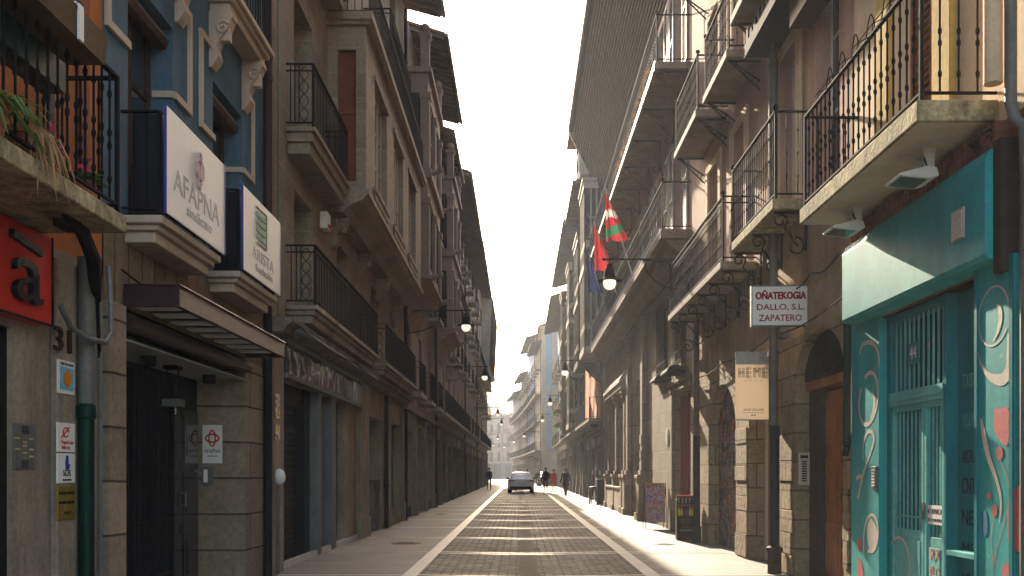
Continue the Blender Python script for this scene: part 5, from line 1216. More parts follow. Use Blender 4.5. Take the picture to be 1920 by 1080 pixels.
# left of the bend, mostly hidden
for k, ((x0, y0), (x1, y1), H) in enumerate((((-9.5, 116), (-10.5, 150), 15), ((-10.7, 150.3), (-14.5, 190), 15.5))):
    L = math.hypot(x1-x0, y1-y0); lab = ('house beyond the side street on the left of the bend', 'farther house on the left of the bend')[k]; r_ = thing('bend_house', lab, 'house')
    house(-1, 0, 0, L, H, lab, gmat='stone_plain', wmat='beige_far', ao=-.6, eout=.9, nwin=8, ground=('shop', 'door', 'shop'), balc='each', root=r_)
    r_.location = (x0+2.8, y0, 0); r_.rotation_euler = (0, 0, math.atan2(-(x1-x0), y1-y0))

for k, (y0, y1, z, a, lab) in enumerate(((11.0, 20.5, 3.45, 3.70, 'cable pinned along the ochre house above its arches'), (11.0, 14.2, 3.95, 3.66, 'loose cable over the wooden door of the ochre house'), (21.2, 41, 6.12, 3.6, 'cable running under the long lower balcony'), (43.2, 60, 3.5, 3.5, 'sagging cable over the dark shop fronts on the right'))):
    mb = MB(1); N = 30
    mb.tube([(a, y0+(y1-y0)*u/N, z-.08*abs(math.sin(PI*3*u/N))) for u in range(N+1)], .012, 4)
    tag(mb.build('cable', 'iron', None, loc=(a, y0, z)), lab, 'cable', 'cables along the right fronts')
for k, (y, z, lab) in enumerate(((13.55, 3.35, 'grey junction box beside the drainpipe over the ochre house door'), (19.55, 3.5, 'grey junction box over the graffiti shutter arch'))):
    mb = MB(1); mb.box(3.69, 3.799, y, y+.18, z, z+.24); tag(mb.build('junction_box', 'grey', None, loc=(3.75, y, z), bevel=.008), lab, 'box', 'junction boxes on the ochre house')

# ================================================================== THINGS IN THE STREET
def lamp_proto():
    t = thing('street_lamp', 'x', 'street lamp', (0, 0, 0), 'wall-mounted street lamps on iron arms')
    mb = MB(); mb.box(-.03, 0, -.05, .05, -.75, .1); mb.build('wall_plate', 'iron', t)
    mb = MB(); mb.bar((0, 0, 0), (-1.95, 0, 0), .035); mb.bar((0, 0, -.07), (-1.1, 0, -.03), .015); mb.ball((-1.96, 0, 0), .035, 8); mb.build('arm', 'iron', t)
    mb = MB(); mb.tube([(-.02, 0, -.7)]+[(-1.05*math.sin(PI/2*k/8), 0, -.7+.62*(1-math.cos(PI/2*k/8))) for k in range(1, 9)], .014, 5)
    mb.tube(spiral((-.22, 0, -.22), .14, .02, 1.5, -PI/2), .011, 5); mb.tube(spiral((-.5, 0, -.2), .1, .02, 1.4, PI, sgn=-1), .01, 5); mb.tube(spiral((-.72, 0, -.13), .07, .015, 1.3, 0), .009, 5); mb.build('scroll', 'iron', t)
    mb = MB(); c = (-1.83, 0, 0)
    mb.lathe(c, [(.012, 0), (.012, -.08), (.05, -.1), (.06, -.13), (.05, -.15), (.075, -.17), (.10, -.22), (.105, -.3), (.13, -.38), (.15, -.42), (.27, -.455), (.27, -.47), (.14, -.46)], 16); mb.build('lamp_housing', 'iron', t, True)
    mb = MB(); mb.lathe(c, [(.13, -.45), (.145, -.5), (.14, -.56), (.11, -.62), (.06, -.655), (0, -.665)], 16); mb.build('globe', 'globe', t, True)
    return t
lp = lamp_proto(); first = True
LAMPS = [(1, 3.8, 21.0, 6.1, 'nearest lamp on the right wall, hanging beside the flags'), (1, 3.8, 41.7, 6.3, 'second lamp along the right wall, over the hanging banner'),
         (1, 3.8, 62, 6.4, 'third lamp along the right wall'), (1, 3.8, 82, 6.4, 'fourth lamp along the right wall, last before the side street'),
         (-1, 3.5, 30, 6.5, 'nearest lamp on the left wall, beside the first gallery house'), (-1, 3.5, 46, 6.5, 'second lamp along the left wall'),
         (-1, 3.5, 74, 6.4, 'third lamp along the left wall, dark against the far houses'), (-1, 3.5, 89, 6.4, 'fourth lamp along the left wall, lowest dark one at its end'),
         (1, 2.35, 110, 6.1, 'lamp on the bend past the blue corner house, nearer one'), (1, 1.0, 140, 6.4, 'lamp on the bend past the blue corner house, farther one'),
         (-1, 4.7, 127, 6.4, 'small lamp on the left of the bend, nearer one'), (-1, 6.2, 160, 6.4, 'small lamp on the left of the bend, farther one'), (1, -.9, 171, 6.4, 'faintest lamp, deepest in the haze')]
for s, a, y, z, lab in LAMPS:
    o = lp if first else copy_tree(lp); first = False
    o.location = (s*a if s > 0 else -a, y, z); o.rotation_euler = (0, 0, 0 if s > 0 else PI); o['label'] = 'black bell-shaped '+lab if len(lab.split()) < 14 else lab

# ---------------- hanging signs
t = thing('hanging_sign', 'white hanging sign with maroon letters OÑATEKOGIA DALLO, S.L. ZAPATERO', 'sign', (3.8, 12.75, 3.65))
mb = MB(); mb.box(-.36, .37, -.05, .05, -.255, .255); pn = mb.build('panel', 'offwhite', None)
pn.parent = t; pn.location = (-.35, 0, 0); pn.rotation_euler = (0, 0, R(-4)); ROOT[pn.name] = (0, 0, 0)
mb = MB()
for x0, x1, z0, z1 in ((-.375, .385, .255, .27), (-.375, .385, -.27, -.255), (-.375, -.36, -.255, .255), (.37, .385, -.255, .255)): mb.box(x0, x1, -.055, .055, z0, z1)
mb.build('frame', 'grey', pn)
for w, z, sz, wd in (('OÑATEKOGIA', .13, .13, .66), ('DALLO, S.L.', -.02, .11, .62), ('ZAPATERO', -.165, .12, .56)):
    for k in range(2 if sz == .13 else 1):
        text(pn, w, (.005+.006*k, -.0515-.001*k, z), **FRONT, size=sz, mat=M('maroon_letters', (.30, .008, .02), .5), width=wd, ext=.003, bold=.004 if sz == .13 else .0015)
mb = MB()
for z in (3.83, 3.5): mb.bar((3.8, 12.75, z), (3.83-.02, 12.77, z), .02); mb.bar((3.80, 12.75, z), (3.96-.13, 12.75, z), .02)
mb.build('arm', 'iron', t)
t = thing('hanging_banner', 'tall beige hanging banner lettered HEME SHOP', 'banner', (3.5, 14.45, 2.7))
cream = M('banner_cream', (.66, .47, .30), .6, var=.05, streak=.08, bmp=.05)
bcl = M_cloth('banner_translucent', (.66, .57, .46), .4)
for e_ in [x for x in bcl.node_tree.nodes if x.type == 'VALTORGB'][0].color_ramp.elements: e_.color = (.66, .57, .46, 1)
mb = MB(); mb.box(3.25, 3.79, 14.44, 14.452, 2.24, 3.07); mb.build('panel', bcl, t); mb = MB(); mb.box(3.245, 3.795, 14.438, 14.455, 3.07, 3.24); mb.build('top_box', 'grey_light', t); mb = MB(); mb.box(3.24, 3.8, 14.435, 14.457, 2.225, 2.24); mb.tube([(3.24, 14.45, 3.25), (3.8, 14.45, 3.25)], .012, 6); mb.build('rod', 'grey_light', t)
mb = MB()
def strokes(x, segs, n=2, gap=.016):
    for (x0, z0, x1, z1) in segs:
        d = Vector((x1-x0, 0, z1-z0)); nn = Vector((-d.z, 0, d.x)).normalized()
        for k in range(n+1): o_ = nn*gap*(k-n/2); mb.bar((x+x0+o_.x, 14.436, z0+o_.z), (x+x1+o_.x, 14.436, z1+o_.z), .005)
z0, z1, zm = 2.87, 3.02, 2.945
strokes(3.29, [(.015, z0, .015, z1), (.075, z0, .075, z1), (0, zm, .09, zm)]); strokes(3.41, [(.015, z0, .015, z1), (0, z0+.01, .08, z0+.01), (0, zm, .08, zm), (0, z1-.01, .08, z1-.01)])
strokes(3.52, [(.015, z0, .015, z1), (.09, z0, .09, z1), (.015, z1, .05, zm), (.05, zm, .09, z1)]); strokes(3.65, [(.015, z0, .015, z1), (0, z0+.01, .08, z0+.01), (0, zm, .08, zm), (0, z1-.01, .08, z1-.01)])
mb.build('lettering', 'black', t)
text(t, 'S H O P', (3.52, 14.438, 2.825), **FRONT, size=.035, mat='grey_light', width=.28, ext=.001); text(t, 'SHOP ON-LINE', (3.52, 14.438, 2.385), **FRONT, size=.05, mat='iron', width=.30, ext=.001); text(t, 'www.hemeshop.com', (3.52, 14.438, 2.345), **FRONT, size=.025, mat='iron', width=.32, ext=.001)
mb = MB(); mb.box(3.49, 3.51, 14.436, 14.44, 2.295, 2.315); mb.box(3.53, 3.55, 14.436, 14.44, 2.295, 2.315); mb.build('icons', 'iron', t)

# ---------------- pavement signs at the shop with the arch

t = thing('display_board', 'wire-legged board covered in bright little magnets on the sunny pavement', 'display board', (3.5, 24.7, 0))
tk = M_paint('trinkets', [(.06, .14, .40), (.75, .10, .04), (.10, .40, .55), (.6, .40, .16), (.45, .07, .08), (.14, .18, .5), (.8, .65, .5)], 7)
mb = MB()
i = [mb.pt(*p) for p in ((3.24, 24.55, .16), (3.74, 24.55, .16), (3.74, 24.75, 1.14), (3.24, 24.75, 1.14), (3.24, 24.58, .16), (3.74, 24.58, .16), (3.74, 24.78, 1.14), (3.24, 24.78, 1.14))]
for q in ((0, 1, 2, 3), (7, 6, 5, 4), (0, 4, 5, 1), (1, 5, 6, 2), (2, 6, 7, 3), (3, 7, 4, 0)): mb.face([i[k] for k in q])
mb.build('board', tk, t)
mb = MB(); random.seed(3)
for k in range(70):
    u = random.uniform(.03, .47); v = random.uniform(.05, .95); mb.ball((3.24+u, 24.55+.2*v-.012, .16+.98*v), random.uniform(.012, .03), 5)
mb.build('magnets', tk, t)
mb = MB()
for k in range(6): mb.ball((3.29+k*.08, 24.72, 1.09), .035, 7)
mb.box(3.26, 3.72, 24.68, 24.74, 1.13, 1.17); mb.build('souvenir_row', M('straw_tan', (.45, .28, .13)), t)
mb = MB()
for x in (3.22, 3.76):
    mb.tube([(x, 24.45, 0), (x, 24.72, 1.18), (x, 25.05, 0)], .011, 5)
mb.build('leg', 'iron', t)
t = thing('menu_board', 'black folding pavement sign with red top, yellow bottles and TAKE AWAY lettering', 'board', (3.55, 20.4, 0))
mb = MB(); mb.prism([(3.34, 0), (3.73, 0), (3.73, .93), (3.34, .93)], 20.38, 20.46); mb.prism([(3.345, .02), (3.725, .02), (3.725, .86), (3.345, .86)], 20.46, 20.62); mb.build('board', 'black', t, bevel=.01)
mb = MB(); mb.box(3.34, 3.73, 20.365, 20.385, .735, .755); mb.box(3.34, 3.73, 20.365, 20.47, .93, .955); mb.build('red_trim', 'red', t)
mb = MB()
for k in range(5): x = 3.38+k*.078; mb.slabpoly([(0, 0)]*3, 0, 0) if 0 else None; mb.m = k % 2; mb.tube([(x, 20.37, .79), (x, 20.37, .85), (x, 20.37, .90)], [.012, .012, .024], 6)
mb.build('cups', [M('cup_mint', (.2, .5, .35)), M('cup_pink', (.6, .2, .2))], t)
mb = MB()
for k, x in enumerate((3.385, 3.44, 3.50, 3.55, 3.62, 3.675)):
    mb.m = 1 if k in (2, 3) else 0; mb.lathe((x, 20.375, .52), [(.022, 0), (.024, .1), (.02, .13), (.009, .16), (.009, .19)], 8)
mb.build('bottles', [M('bottle_yellow', (.68, .55, .05)), M('bottle_dark', (.12, .05, .10))], t)
for w, z, sz, m_, wd in (('TAKE AWAY', .43, .05, 'gold', .24), ('PARA LLEVAR', .385, .04, 'gold', .24), ('Cola', .28, .08, 'red', .16), ('ZERO AZÚCAR', .21, .04, 'offwhite', .24), ('Cola', .06, .07, 'red', .18)):
    text(t, w, (3.535, 20.377, z), **FRONT, size=sz, mat=m_, width=wd, ext=.002)
# ---------------- bar furniture farther on
def stool(x, y, lab):
    t = thing('bar_stool', lab, 'stool', (x, y, 0), 'bar stools by the black box'); mb = MB(); mb.lathe((x, y, .74), [(.15, 0), (.17, .02), (.17, .05), (.15, .06)], 12); mb.build('seat', 'black', t, True)
    for a, b in ((-1, -1), (1, -1), (1, 1), (-1, 1)): mb = MB(); mb.tube([(x+a*.09, y+b*.09, .74), (x+a*.17, y+b*.17, 0)], .013, 5); mb.build('leg', 'iron', t)
    mb = MB(); mb.lathe((x, y, .3), [(.14, 0), (.155, 0), (.155, .015), (.14, .015)], 12); mb.build('footrest', 'iron', t); return t
stool(3.3, 42.9, 'black bar stool on the pavement, nearer the road'); stool(3.42, 43.6, 'black bar stool behind, against the bar wall')
t = thing('planter_box', 'waist-high black box standing on the pavement beside the bar stools', 'planter', (3.6, 42.4, 0)); mb = MB(); mb.box(3.42, 3.78, 42.2, 42.75, .03, 1.1); mb.box(3.4, 3.79, 42.18, 42.77, 1.1, 1.14); mb.build('box', 'black', t, bevel=.01); mb = MB()
for q in (3.46, 3.73): mb.box(q-.03, q+.03, 42.3, 42.36, 0, .03); mb.box(q-.03, q+.03, 42.6, 42.66, 0, .03)
mb.build('feet', 'iron', t)
t = thing('bar_shelf', 'high bar shelf crowded with bottles and jars outside the dark shop', 'shelf', (3.5, 44.3, 0)); mb = MB(); mb.box(3.2, 3.78, 44.1, 44.5, 1.28, 1.32); mb.build('shelf', 'wood_dark', t); 
for x in (3.23, 3.75): mb = MB(); mb.box(x-.02, x+.02, 44.25, 44.35, 0, 1.28); mb.build('leg', 'iron', t)
for k in range(5):
    x = 3.26+k*.11; mb = MB(); mb.lathe((x, 44.3, 1.32), [(.035, 0), (.04, .12), (.035, .16), (.014, .2), (.014, .26)], 8); tag(mb.build('bottle', ('glass_green', 'offwhite', 'terracotta')[k % 3], None, True, loc=(x, 44.3, 1.32)), 'small bottle on the high bar shelf, number %s from the road' % ('one', 'two', 'three', 'four', 'five')[k], 'bottle', 'bottles on the bar shelf')

# ---------------- flags, cloths
def flag(lab, x, y, z, L, cols, bands=None, cross=False, droop=1.9, w=1.15, lean=.35):
    """flag hanging in folds from a pole leaning out of a balcony"""
    t = thing('flag', lab, 'flag', (x, y, z), 'flags on the long balcony')
    p0 = Vector((x+.75, y, z-1.35)); p1 = Vector((x, y-.0, z+1.05))
    mb = MB(); mb.tube([tuple(p0), tuple(p1)], .018, 6); mb.ball(tuple(p1), .035, 6); mb.build('pole', 'offwhite', t, True)
    mb = MB(); nu, nv = 14, 16; ids = []
    for j in range(nv+1):
        v = j/nv; row = []
        for i in range(nu+1):
            u = i/nu; hp = p1+(p0-p1)*(.02+.40*u)
            # cloth hangs from the pole, gathering into folds
            fx = hp.x*.0+(p1.x+ (p0.x-p1.x)*.30*u)+.42*v*u; fz = p1.z-(.15+.85*v)*droop*(.28+.0*u)*0-(v*droop)-(1-v)*.9*u*.6
            fy = y+.10*math.sin(u*9+v*2)*v+.05*math.sin(u*17)
            row.append(mb.pt(fx+.03*math.sin(u*11+1)*v, fy, fz))
        ids.append(row)
    for j in range(nv):
        for i in range(nu):
            u, v = (i+.5)/nu, (j+.5)/nv
            if bands:
                mi = 0
                q = v*.9+u*.25
                if .36 < q < .52: mi = 1
                elif .70 < q < .88: mi = 2
            else: mi = 0
            mb.m = mi; mb.face([ids[j][i], ids[j][i+1], ids[j+1][i+1], ids[j+1][i]])
    o = mb.build('cloth', cols, t, True); return t
fr = M_cloth('flag_red', (.36, .02, .03), .35); fw_ = M_cloth('flag_white', (.55, .52, .5), .35); fg = M_cloth('flag_green', (.02, .17, .08), .35); fb = M_cloth('flag_blue', (.01, .018, .07), .3)
flag('red flag crossed by white and green bands, hanging nearest on the long balcony', 2.42, 27.0, 8.35, 1, [fr, fw_, fg], True, droop=1.45)
flag('plain red flag hanging behind the banded one', 2.45, 31.5, 8.6, 1, [fr], droop=1.6)
flag('dark blue flag, third and farthest of the hanging flags', 2.5, 36.0, 8.9, 1, [fb], droop=1.8)
def hang_cloth(nm, lab, cat, x0, x1, y, z0, z1, m_, grp=None):
    mb = MB(); n = 12; A = []
    for k in range(n+1):
        u = k/n; A.append((mb.pt(x0+(x1-x0)*u, y+.07*math.sin(u*13), z1-.05*math.sin(u*PI)), mb.pt(x0+(x1-x0)*u+.06, y+.12*math.sin(u*13+1), z0+.2*u)))
    for k in range(n): mb.face([A[k][0], A[k+1][0], A[k+1][1], A[k][1]])
    o = mb.build('cloth', m_, None, True, loc=((x0+x1)/2, y, z0)); o.name = nm; return tag(o, lab, cat, grp)
t = thing('banner', 'pale pink cloth banner hanging from a slanting pole under the second right-hand lamp', 'banner', (3.2, 45, 5))
mb = MB(); mb.tube([(3.8, 45.2, 5.6), (3.0, 43.6, 6.15)], .025, 6); mb.build('pole', 'iron', t)
mb = MB(); A = []
for k in range(13): u = k/12; A.append((mb.pt(3.0+.75*u, 43.7+1.4*u+.05*math.sin(u*17), 6.1-.5*u), mb.pt(3.0+.6*u, 43.7+1.4*u+.07*math.sin(u*15+1), 3.9+.1*u)))
for k in range(12): mb.face([A[k][0], A[k+1][0], A[k+1][1], A[k][1]])
mb.build('cloth', M_cloth('banner_pink', (.55, .36, .30), .5), t, True)
t = thing('shop_sign', 'dark shop sign with tall pale letters over the bar front on the right', 'sign', (3.6, 49, 3.6))
mb = MB(); mb.box(3.42, 3.79, 46.6, 51.5, 3.62, 3.78); mb.box(3.66, 3.79, 46.8, 51.3, 3.78, 4.7); mb.build('board', 'black', t); text(t, 'FLADIT', (3.65, 49, 4.2), **RIGHT, size=.8, mat=M('pale_blue_letters', (.40, .50, .52)), width=4, ext=.02)
hang_cloth('green_awning', 'bright green cloth hood over a balcony on the middle right-hand house', 'awning', 3.05, 3.75, 57.8, 9.2, 11.3, M_cloth('awning_green', (.02, .22, .12), .5))
def basket(x, y, z, lab):
    t = thing('flower_box', lab, 'plant', (x, y, z), 'flower boxes high on the right row'); mb = MB(); mb.box(x-.15, x+.12, y-.7, y+.7, z, z+.2); mb.build('box', 'terracotta', t)
    for k in range(4): tuft(t, (x-.05, y-.5+k*.33, z+.2), 70, .55, 'leaf', 1.1, .05, 1.4, s=1); blossoms(t, (x-.1, y-.5+k*.33, z+.3), 10, .3, s=1)
basket(3.05, 73, 5.0, 'flower box spilling leaves and pink blossoms on a far right balcony, lower one'); basket(3.05, 76.5, 6.2, 'leafy flower box above and beyond the pink one')

# ---------------- people
SK = M('skin', (.50, .28, .19), .6, streak=0, bmp=0)
def skinned(name, verts, edges, mat, parent, sub=1, root=0):
    me = bpy.data.meshes.new(name); me.from_pydata([v[:3] for v in verts], [], []); 
    bm = bmesh.new(); lay = None
    for v in verts: bm.verts.new(v[:3])
    bm.verts.ensure_lookup_table()
    for a, b in edges: bm.edges.new((bm.verts[a], bm.verts[b]))
    bm.to_mesh(me); bm.free(); me.materials.append(MT[mat] if isinstance(mat, str) else mat)
    o = bpy.data.objects.new(name, me); C.objects.link(o); o.parent = parent
    m = o.modifiers.new('skin', 'SKIN'); m.use_smooth_shade = True
    bpy.context.view_layer.objects.active = o
    if not me.skin_vertices: bpy.context.view_layer.update(); bpy.ops.object.mode_set(mode='OBJECT') if 0 else None
    if not me.skin_vertices:
        bm = bmesh.new(); bm.from_mesh(me); bm.verts.layers.skin.verify(); bm.to_mesh(me); bm.free()
    for k, v in enumerate(verts):
        sv = me.skin_vertices[0].data[k]; sv.radius = (v[3], v[4] if len(v) > 4 else v[3]); sv.use_root = (k == root)
    s_ = o.modifiers.new('sub', 'SUBSURF'); s_.levels = sub; s_.render_levels = sub
    return o
def person(label, loc, h, head, top, bottom, shoes, hair, coat=False, stride=.2, hairlong=False, armc=None, skirt=False):
    """head: rotation about z; 0 walks away from the camera"""
    t = thing('person', label, 'person', loc); k = h/1.75
    st = stride
    V = []; E = []
    def v(x, y, z, r, r2=None): V.append((x*k, y*k, z*k, r*k, (r2 or r)*k)); return len(V)-1
    def e(a, b): E.append((a, b))
    pel = v(0, 0, .95, .12, .09); sp = v(0, .01, 1.13, .11, .08); ch = v(0, 0, 1.34, .13, .09); nk = v(0, .01, 1.49, .05); hl = v(0, .03, 1.58, .065, .07); hm = v(0, .02, 1.645, .075, .085); ht = v(0, .0, 1.70, .055, .06)
    for a, b in ((pel, sp), (sp, ch), (ch, nk), (nk, hl), (hl, hm), (hm, ht)): e(a, b)
    ns = v(0, .115, 1.615, .012); e(hm, ns)
    J = {}
    for s_ in (-1, 1):
        sw = st*s_
        sh = v(.175*s_, 0, 1.42, .052); el = v(.23*s_, -sw*.35, 1.15, .038); wr = v(.235*s_, -sw*.6+.06, .92, .026); pm = v(.235*s_, -sw*.65+.08, .85, .03, .018)
        e(ch, sh); e(sh, el); e(el, wr); e(wr, pm)
        for f in range(4): a = v(.235*s_-.006*s_, -sw*.65+.052+.02*f, .80, .009); b = v(.235*s_-.02*s_, -sw*.65+.055+.02*f, .76+.006*abs(f-1.5), .007); e(pm, a); e(a, b)
        th = v(.215*s_, -sw*.65+.12, .82, .01); e(pm, th)
        hp = v(.09*s_, 0, .9, .085); kn = v(.095*s_, sw*.55+.03, .5, .055); an = v(.095*s_, sw*(1.0 if sw > 0 else 1.35), .1, .034); to = v(.1*s_, sw*(1.0 if sw > 0 else 1.35)+.15, .04, .035, .025)
        e(pel, hp); e(hp, kn); e(kn, an); e(an, to)
        J[s_] = (V[sh][:3], V[el][:3], V[wr][:3], V[hp][:3], V[kn][:3], V[an][:3], V[to][:3])
    b = skinned('body', V, E, SK, t)
    def loft(name, rings, mat, n=14):
        mb = MB(); R_ = []
        for (x, y, z, rx, ry) in rings: R_.append([mb.pt((x+rx*math.cos(2*PI*j/n)*(1+.05*math.sin(j*3)*(z < .9)))*k, (y+ry*math.sin(2*PI*j/n))*k, z*k) for j in range(n)])
        for i in range(len(R_)-1):
            for j in range(n): mb.face([R_[i][j], R_[i][(j+1) % n], R_[i+1][(j+1) % n], R_[i+1][j]])
        mb.face(R_[0][::-1]); mb.face(R_[-1]); return mb
    hem = .62 if coat else .84
    rings = ([(0, 0, hem, .215, .17), (0, 0, .8, .20, .155)] if coat else []) + [(0, 0, .86 if not coat else .95, .18, .135), (0, .01, 1.13, .16, .12), (0, 0, 1.33, .19, .13), (0, 0, 1.43, .185, .11), (0, .01, 1.5, .07, .065)]
    mb = loft('jacket', rings, top)
    for s_ in (-1, 1):
        a, c, d = [Vector(q) for q in J[s_][:3]]; mb.tube([tuple(a), tuple(c), tuple(d)], [.065*k, .055*k, .042*k], 8)
    mb.v = [tuple(q) for q in mb.v]; MBv = mb; o0 = Vector(loc)
    mb.v = [tuple(Vector(q)+o0) for q in mb.v]; j_ = mb.build('coat' if coat else 'jacket', top, t, True)
    if bottom:
        mb = MB()
        for s_ in (-1, 1):
            a, c, d = [Vector(q) for q in J[s_][3:6]]
            if skirt == 'shorts': d = c+(d-c)*.05
            mb.tube([tuple(a+Vector((0, 0, .05))+o0), tuple(c+o0), tuple(d+o0)], [.1*k, .07*k, .05*k], 9)
        mb.build('trousers', bottom, t, True)
    mb = MB()
    for s_ in (-1, 1):
        d, f = Vector(J[s_][5]), Vector(J[s_][6]); mb.tube([tuple(d+Vector((0, -.06, -.055))+o0), tuple(d+Vector((0, .02, -.045))+o0), tuple(f+Vector((0, .04, -.005))+o0)], [.045*k, .052*k, .035*k], 8)
    mb.build('shoes', shoes, t, True)
    mb = MB(); c0 = Vector((0, -.012*k, 1.66*k))+o0
    mb.ball(tuple(c0), .098*k, 12, 1.02)
    mb.v = [(q[0], q[1] if q[1] < o0.y+.05*k else q[1]-.05*k, q[2]) for q in mb.v]
    if hairlong: mb.tube([(o0.x, o0.y-.05*k, o0.z+1.68*k), (o0.x, o0.y-.09*k, o0.z+1.56*k), (o0.x, o0.y-.10*k, o0.z+1.4*k)], [.09*k, .1*k, .07*k], 9)
    mb.build('hair', hair, t, True)
    mb = MB()
    for s_ in (-1, 1): mb.ball((o0.x+.03*s_*k, o0.y+.098*k, o0.z+1.645*k), .011*k, 6)
    mb.build('eyes', 'black', t, True)
    t.rotation_euler = (0, 0, head); return t
navy = M('navy_cloth', (.02, .035, .09), .9, streak=0); dkc = M('charcoal_cloth', (.03, .028, .028), .9, streak=0); org = M('rust_orange_cloth', (.55, .12, .05), .9, streak=0); kh = M('khaki_cloth', (.30, .22, .15), .9, streak=0); hb = M('brown_hair', (.05, .03, .018), .6, streak=0); bl = M('fair_hair', (.36, .22, .10), .6, streak=0); redc = M('red_cloth', (.5, .04, .03), .9, streak=0)
person('man in a navy jacket and dark trousers walking away along the shaded left pavement', (-2.5, 79, 0), 1.80, 0, navy, dkc, 'black', hb, stride=.16)
person('man in dark jacket and khaki shorts walking on the road edge beside the car', (1.73, 63.6, 0), 1.75, PI, dkc, kh, 'black', hb, stride=.12, skirt='shorts')
person('woman in a rust orange coat walking behind the man in shorts', (2.65, 74.6, 0), 1.68, 0, org, None, 'wood_dark', hb, coat=True, stride=.14)
person('woman with fair hair in a long charcoal coat on the sunny right pavement', (2.85, 59.3, 0), 1.70, .2, dkc, dkc, 'black', bl, coat=True, stride=.2, hairlong=True)
person('distant woman in dark clothes with fair hair just past the front of the car', (1.75, 92, 0), 1.62, PI, dkc, dkc, 'black', bl, stride=.15, hairlong=True)
person('distant person in a red top whose head shows over the car roof', (.72, 88, 0), 1.72, 0, redc, dkc, 'black', hb, stride=.15)
t = thing('backpack', 'dark teal backpack worn by the man in shorts', 'backpack', (1.73, 63.78, 1.2)); mb = MB(); mb.box(1.6, 1.86, 63.76, 63.9, 1.0, 1.42); mb.build('bag', M('teal_cloth', (.02, .09, .10)), t, bevel=.04)
mb = MB()
for q in (-.09, .09): mb.tube([(1.73+q, 63.77, 1.42), (1.73+q, 63.6, 1.47), (1.73+q, 63.45, 1.36), (1.73+q*1.2, 63.46, 1.15)], .018, 5)
mb.build('strap', M('teal_cloth_strap', (.02, .09, .10)), t)
t = thing('handbag', 'dark handbag hanging at the side of the woman in the charcoal coat', 'handbag', (2.58, 59.3, .9)); mb = MB(); mb.box(2.5, 2.6, 59.15, 59.45, .78, 1.02); mb.build('bag', 'wood_dark', t, bevel=.03); mb = MB(); mb.tube([(2.56, 59.2, 1.02), (2.6, 59.25, 1.25), (2.66, 59.3, 1.43), (2.6, 59.38, 1.25), (2.56, 59.4, 1.02)], .012, 5); mb.build('strap', 'wood_dark', t)

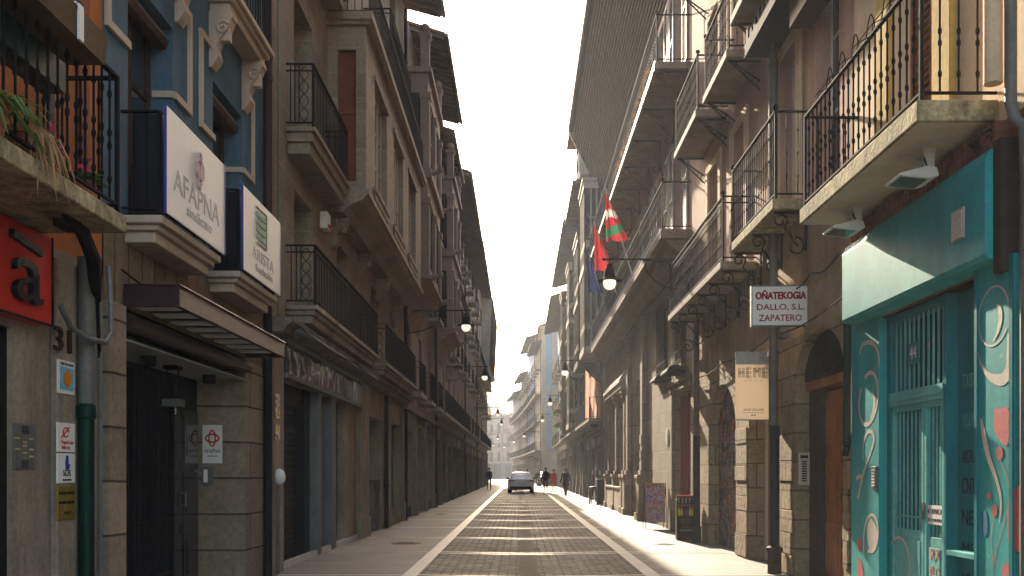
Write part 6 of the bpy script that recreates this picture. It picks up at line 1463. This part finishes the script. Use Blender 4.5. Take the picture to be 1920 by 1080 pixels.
# ---------------- cars
def car(label, loc, paint, rotz=0):
    t = thing('parked_car', label, 'car', (0, 0, 0))
    def P(k): return k
    # y, half width, underside, shoulder height, deck height
    st = [(0, .78, .42, .80, .93), (.06, .86, .30, .84, .99), (.35, .91, .22, .88, 1.01), (.8, .925, .20, .90, 1.0), (1.6, .93, .2, .90, .97), (2.6, .93, .2, .88, .96), (3.4, .925, .2, .84, .94), (4.1, .89, .22, .74, .84), (4.5, .80, .28, .62, .70), (4.62, .66, .38, .5, .58)]
    mb = MB(); rings = []
    for (y, w, zl, zs, zd) in st:
        pr = [(0, zl), (w*.7, zl), (w*.93, zl+.07), (w, zl+.22), (w, zs-.12), (w*.97, zs), (w*.86, zd-.02), (w*.5, zd+.005), (0, zd+.012)]
        rings.append([mb.pt(a, y, z) for a, z in pr]+[mb.pt(-a, y, z) for a, z in pr[-2:0:-1]])
    for i in range(len(rings)-1):
        n = len(rings[0])
        for j in range(n): mb.face([rings[i][j], rings[i][(j+1) % n], rings[i+1][(j+1) % n], rings[i+1][j]])
    mb.face(rings[0][::-1]); mb.face(rings[-1]); mb.build('body', paint, t, True)
    g = [(.42, .74, .99, .70, 1.0), (.75, .79, .96, .67, 1.2), (1.15, .80, .95, .62, 1.38), (1.7, .81, .94, .60, 1.455), (2.3, .81, .94, .60, 1.45), (2.75, .80, .93, .60, 1.36), (3.35, .78, .93, .66, .99)]
    mb = MB(); rings = []
    for (y, wb, zb, wt, zt) in g: rings.append([mb.pt(*p) for p in ((-wb, y, zb), (-wt-.02, y, zt-.04), (-wt+.08, y, zt), (0, y, zt+.015), (wt-.08, y, zt), (wt+.02, y, zt-.04), (wb, y, zb))])
    for i in range(len(rings)-1):
        for j in range(6): mb.face([rings[i][j], rings[i+1][j], rings[i+1][j+1], rings[i][j+1]])
    mb.build('cabin', paint, t, True)
    mb = MB(); mb.poly([(-.60, .50, 1.045), (.60, .50, 1.045), (.53, 1.10, 1.385), (-.53, 1.10, 1.385)]); mb.build('rear_window', 'glass', t)
    mb = MB(); mb.poly([(-.60, 3.3, 1.03), (.60, 3.3, 1.03), (.53, 2.8, 1.37), (-.53, 2.8, 1.37)]); mb.build('windscreen', 'glass', t)
    for s_ in (-1, 1):
        mb = MB()
        for pts in (((.95, 1.0), (1.85, .985), (1.85, 1.37), (1.35, 1.34)), ((1.93, .985), (2.95, .97), (2.65, 1.32), (1.93, 1.37))):
            mb.poly([(s_*(.822-.215*(z-.94)/.5+.004*0+.012), y, z) for y, z in pts])
        mb.build('side_window', 'glass', t)
        mb = MB(); mb.box(s_*.42, s_*.84, -.0, .03, .79, .90); mb.box(s_*.80, s_*.895, .03, .22, .80, .89); mb.build('tail_light', 'red', t, bevel=.015)
        mb = MB(); mb.box(s_*.84, s_*1.02, 2.75, 2.87, .93, 1.06); mb.build('mirror', 'black', t, bevel=.03)
        for y in (.85, 3.65):
            mb = MB(); n = 20; pr = [(.20, .62), (.31, .66), (.33, .70), (.33, .86), (.31, .90), (.22, .905)]
            w = []
            for r_, x in pr: w.append([mb.pt(s_*x, y+r_*math.cos(2*PI*j/n), .33+r_*math.sin(2*PI*j/n)) for j in range(n)])
            for i in range(len(w)-1):
                for j in range(n): mb.face([w[i][j], w[i][(j+1) % n], w[i+1][(j+1) % n], w[i+1][j]])
            wh = mb.build('wheel', 'rubber', t, True)
            mb = MB(); n = 10
            c = [mb.pt(s_*.89, y+.21*math.cos(2*PI*j/20), .33+.21*math.sin(2*PI*j/20)) for j in range(20)]; mb.face(c)
            mb.build('rim', 'grey', wh)
    mb = MB(); mb.box(-.74, .74, -.045, .02, .27, .45); mb.build('bumper', 'black', t, bevel=.03)
    mb = MB(); mb.box(-.26, .26, -.03, -.005, .66, .77); mb.build('number_plate', 'white', t)
    mb = MB()
    for s_ in (-1, 1): mb.tube([(s_*.55, -.06, .26), (s_*.55, .1, .26)], .035, 8)
    mb.build('exhaust', 'grey', t)
    mb = MB(); mb.box(-.8, .8, .6, 3.9, .21, .5); mb.build('underbody', 'rubber', t)
    t.location = loc; t.rotation_euler = (0, 0, rotz); return t
car('silver saloon car seen from behind, standing in the middle of the street', (.1, 66, 0), M('silver_car_paint', (.82, .82, .83), .3, 0, var=.03, streak=0, bmp=0))
car('dark car far off by the side street behind the walkers', (2.9, 97.5, 0), M('dark_car_paint', (.06, .065, .07), .3, .4, var=.03, streak=0, bmp=0), R(2))

# ================================================================== AIR
hz = newmat('haze_air'); n, l = nt(hz); n.remove(n["Principled BSDF"]); pv = n.new("ShaderNodeVolumePrincipled")
pv.inputs['Density'].default_value = .0012; pv.inputs['Color'].default_value = (.86, .93, 1, 1); pv.inputs['Anisotropy'].default_value = .15
l.new(pv.outputs[0], n["Material Output"].inputs['Volume'])
mb = MB(); mb.box(-60, 60, -12, 430, -1.1, 45); h = mb.build('haze', hz); tag(h, kind='stuff')
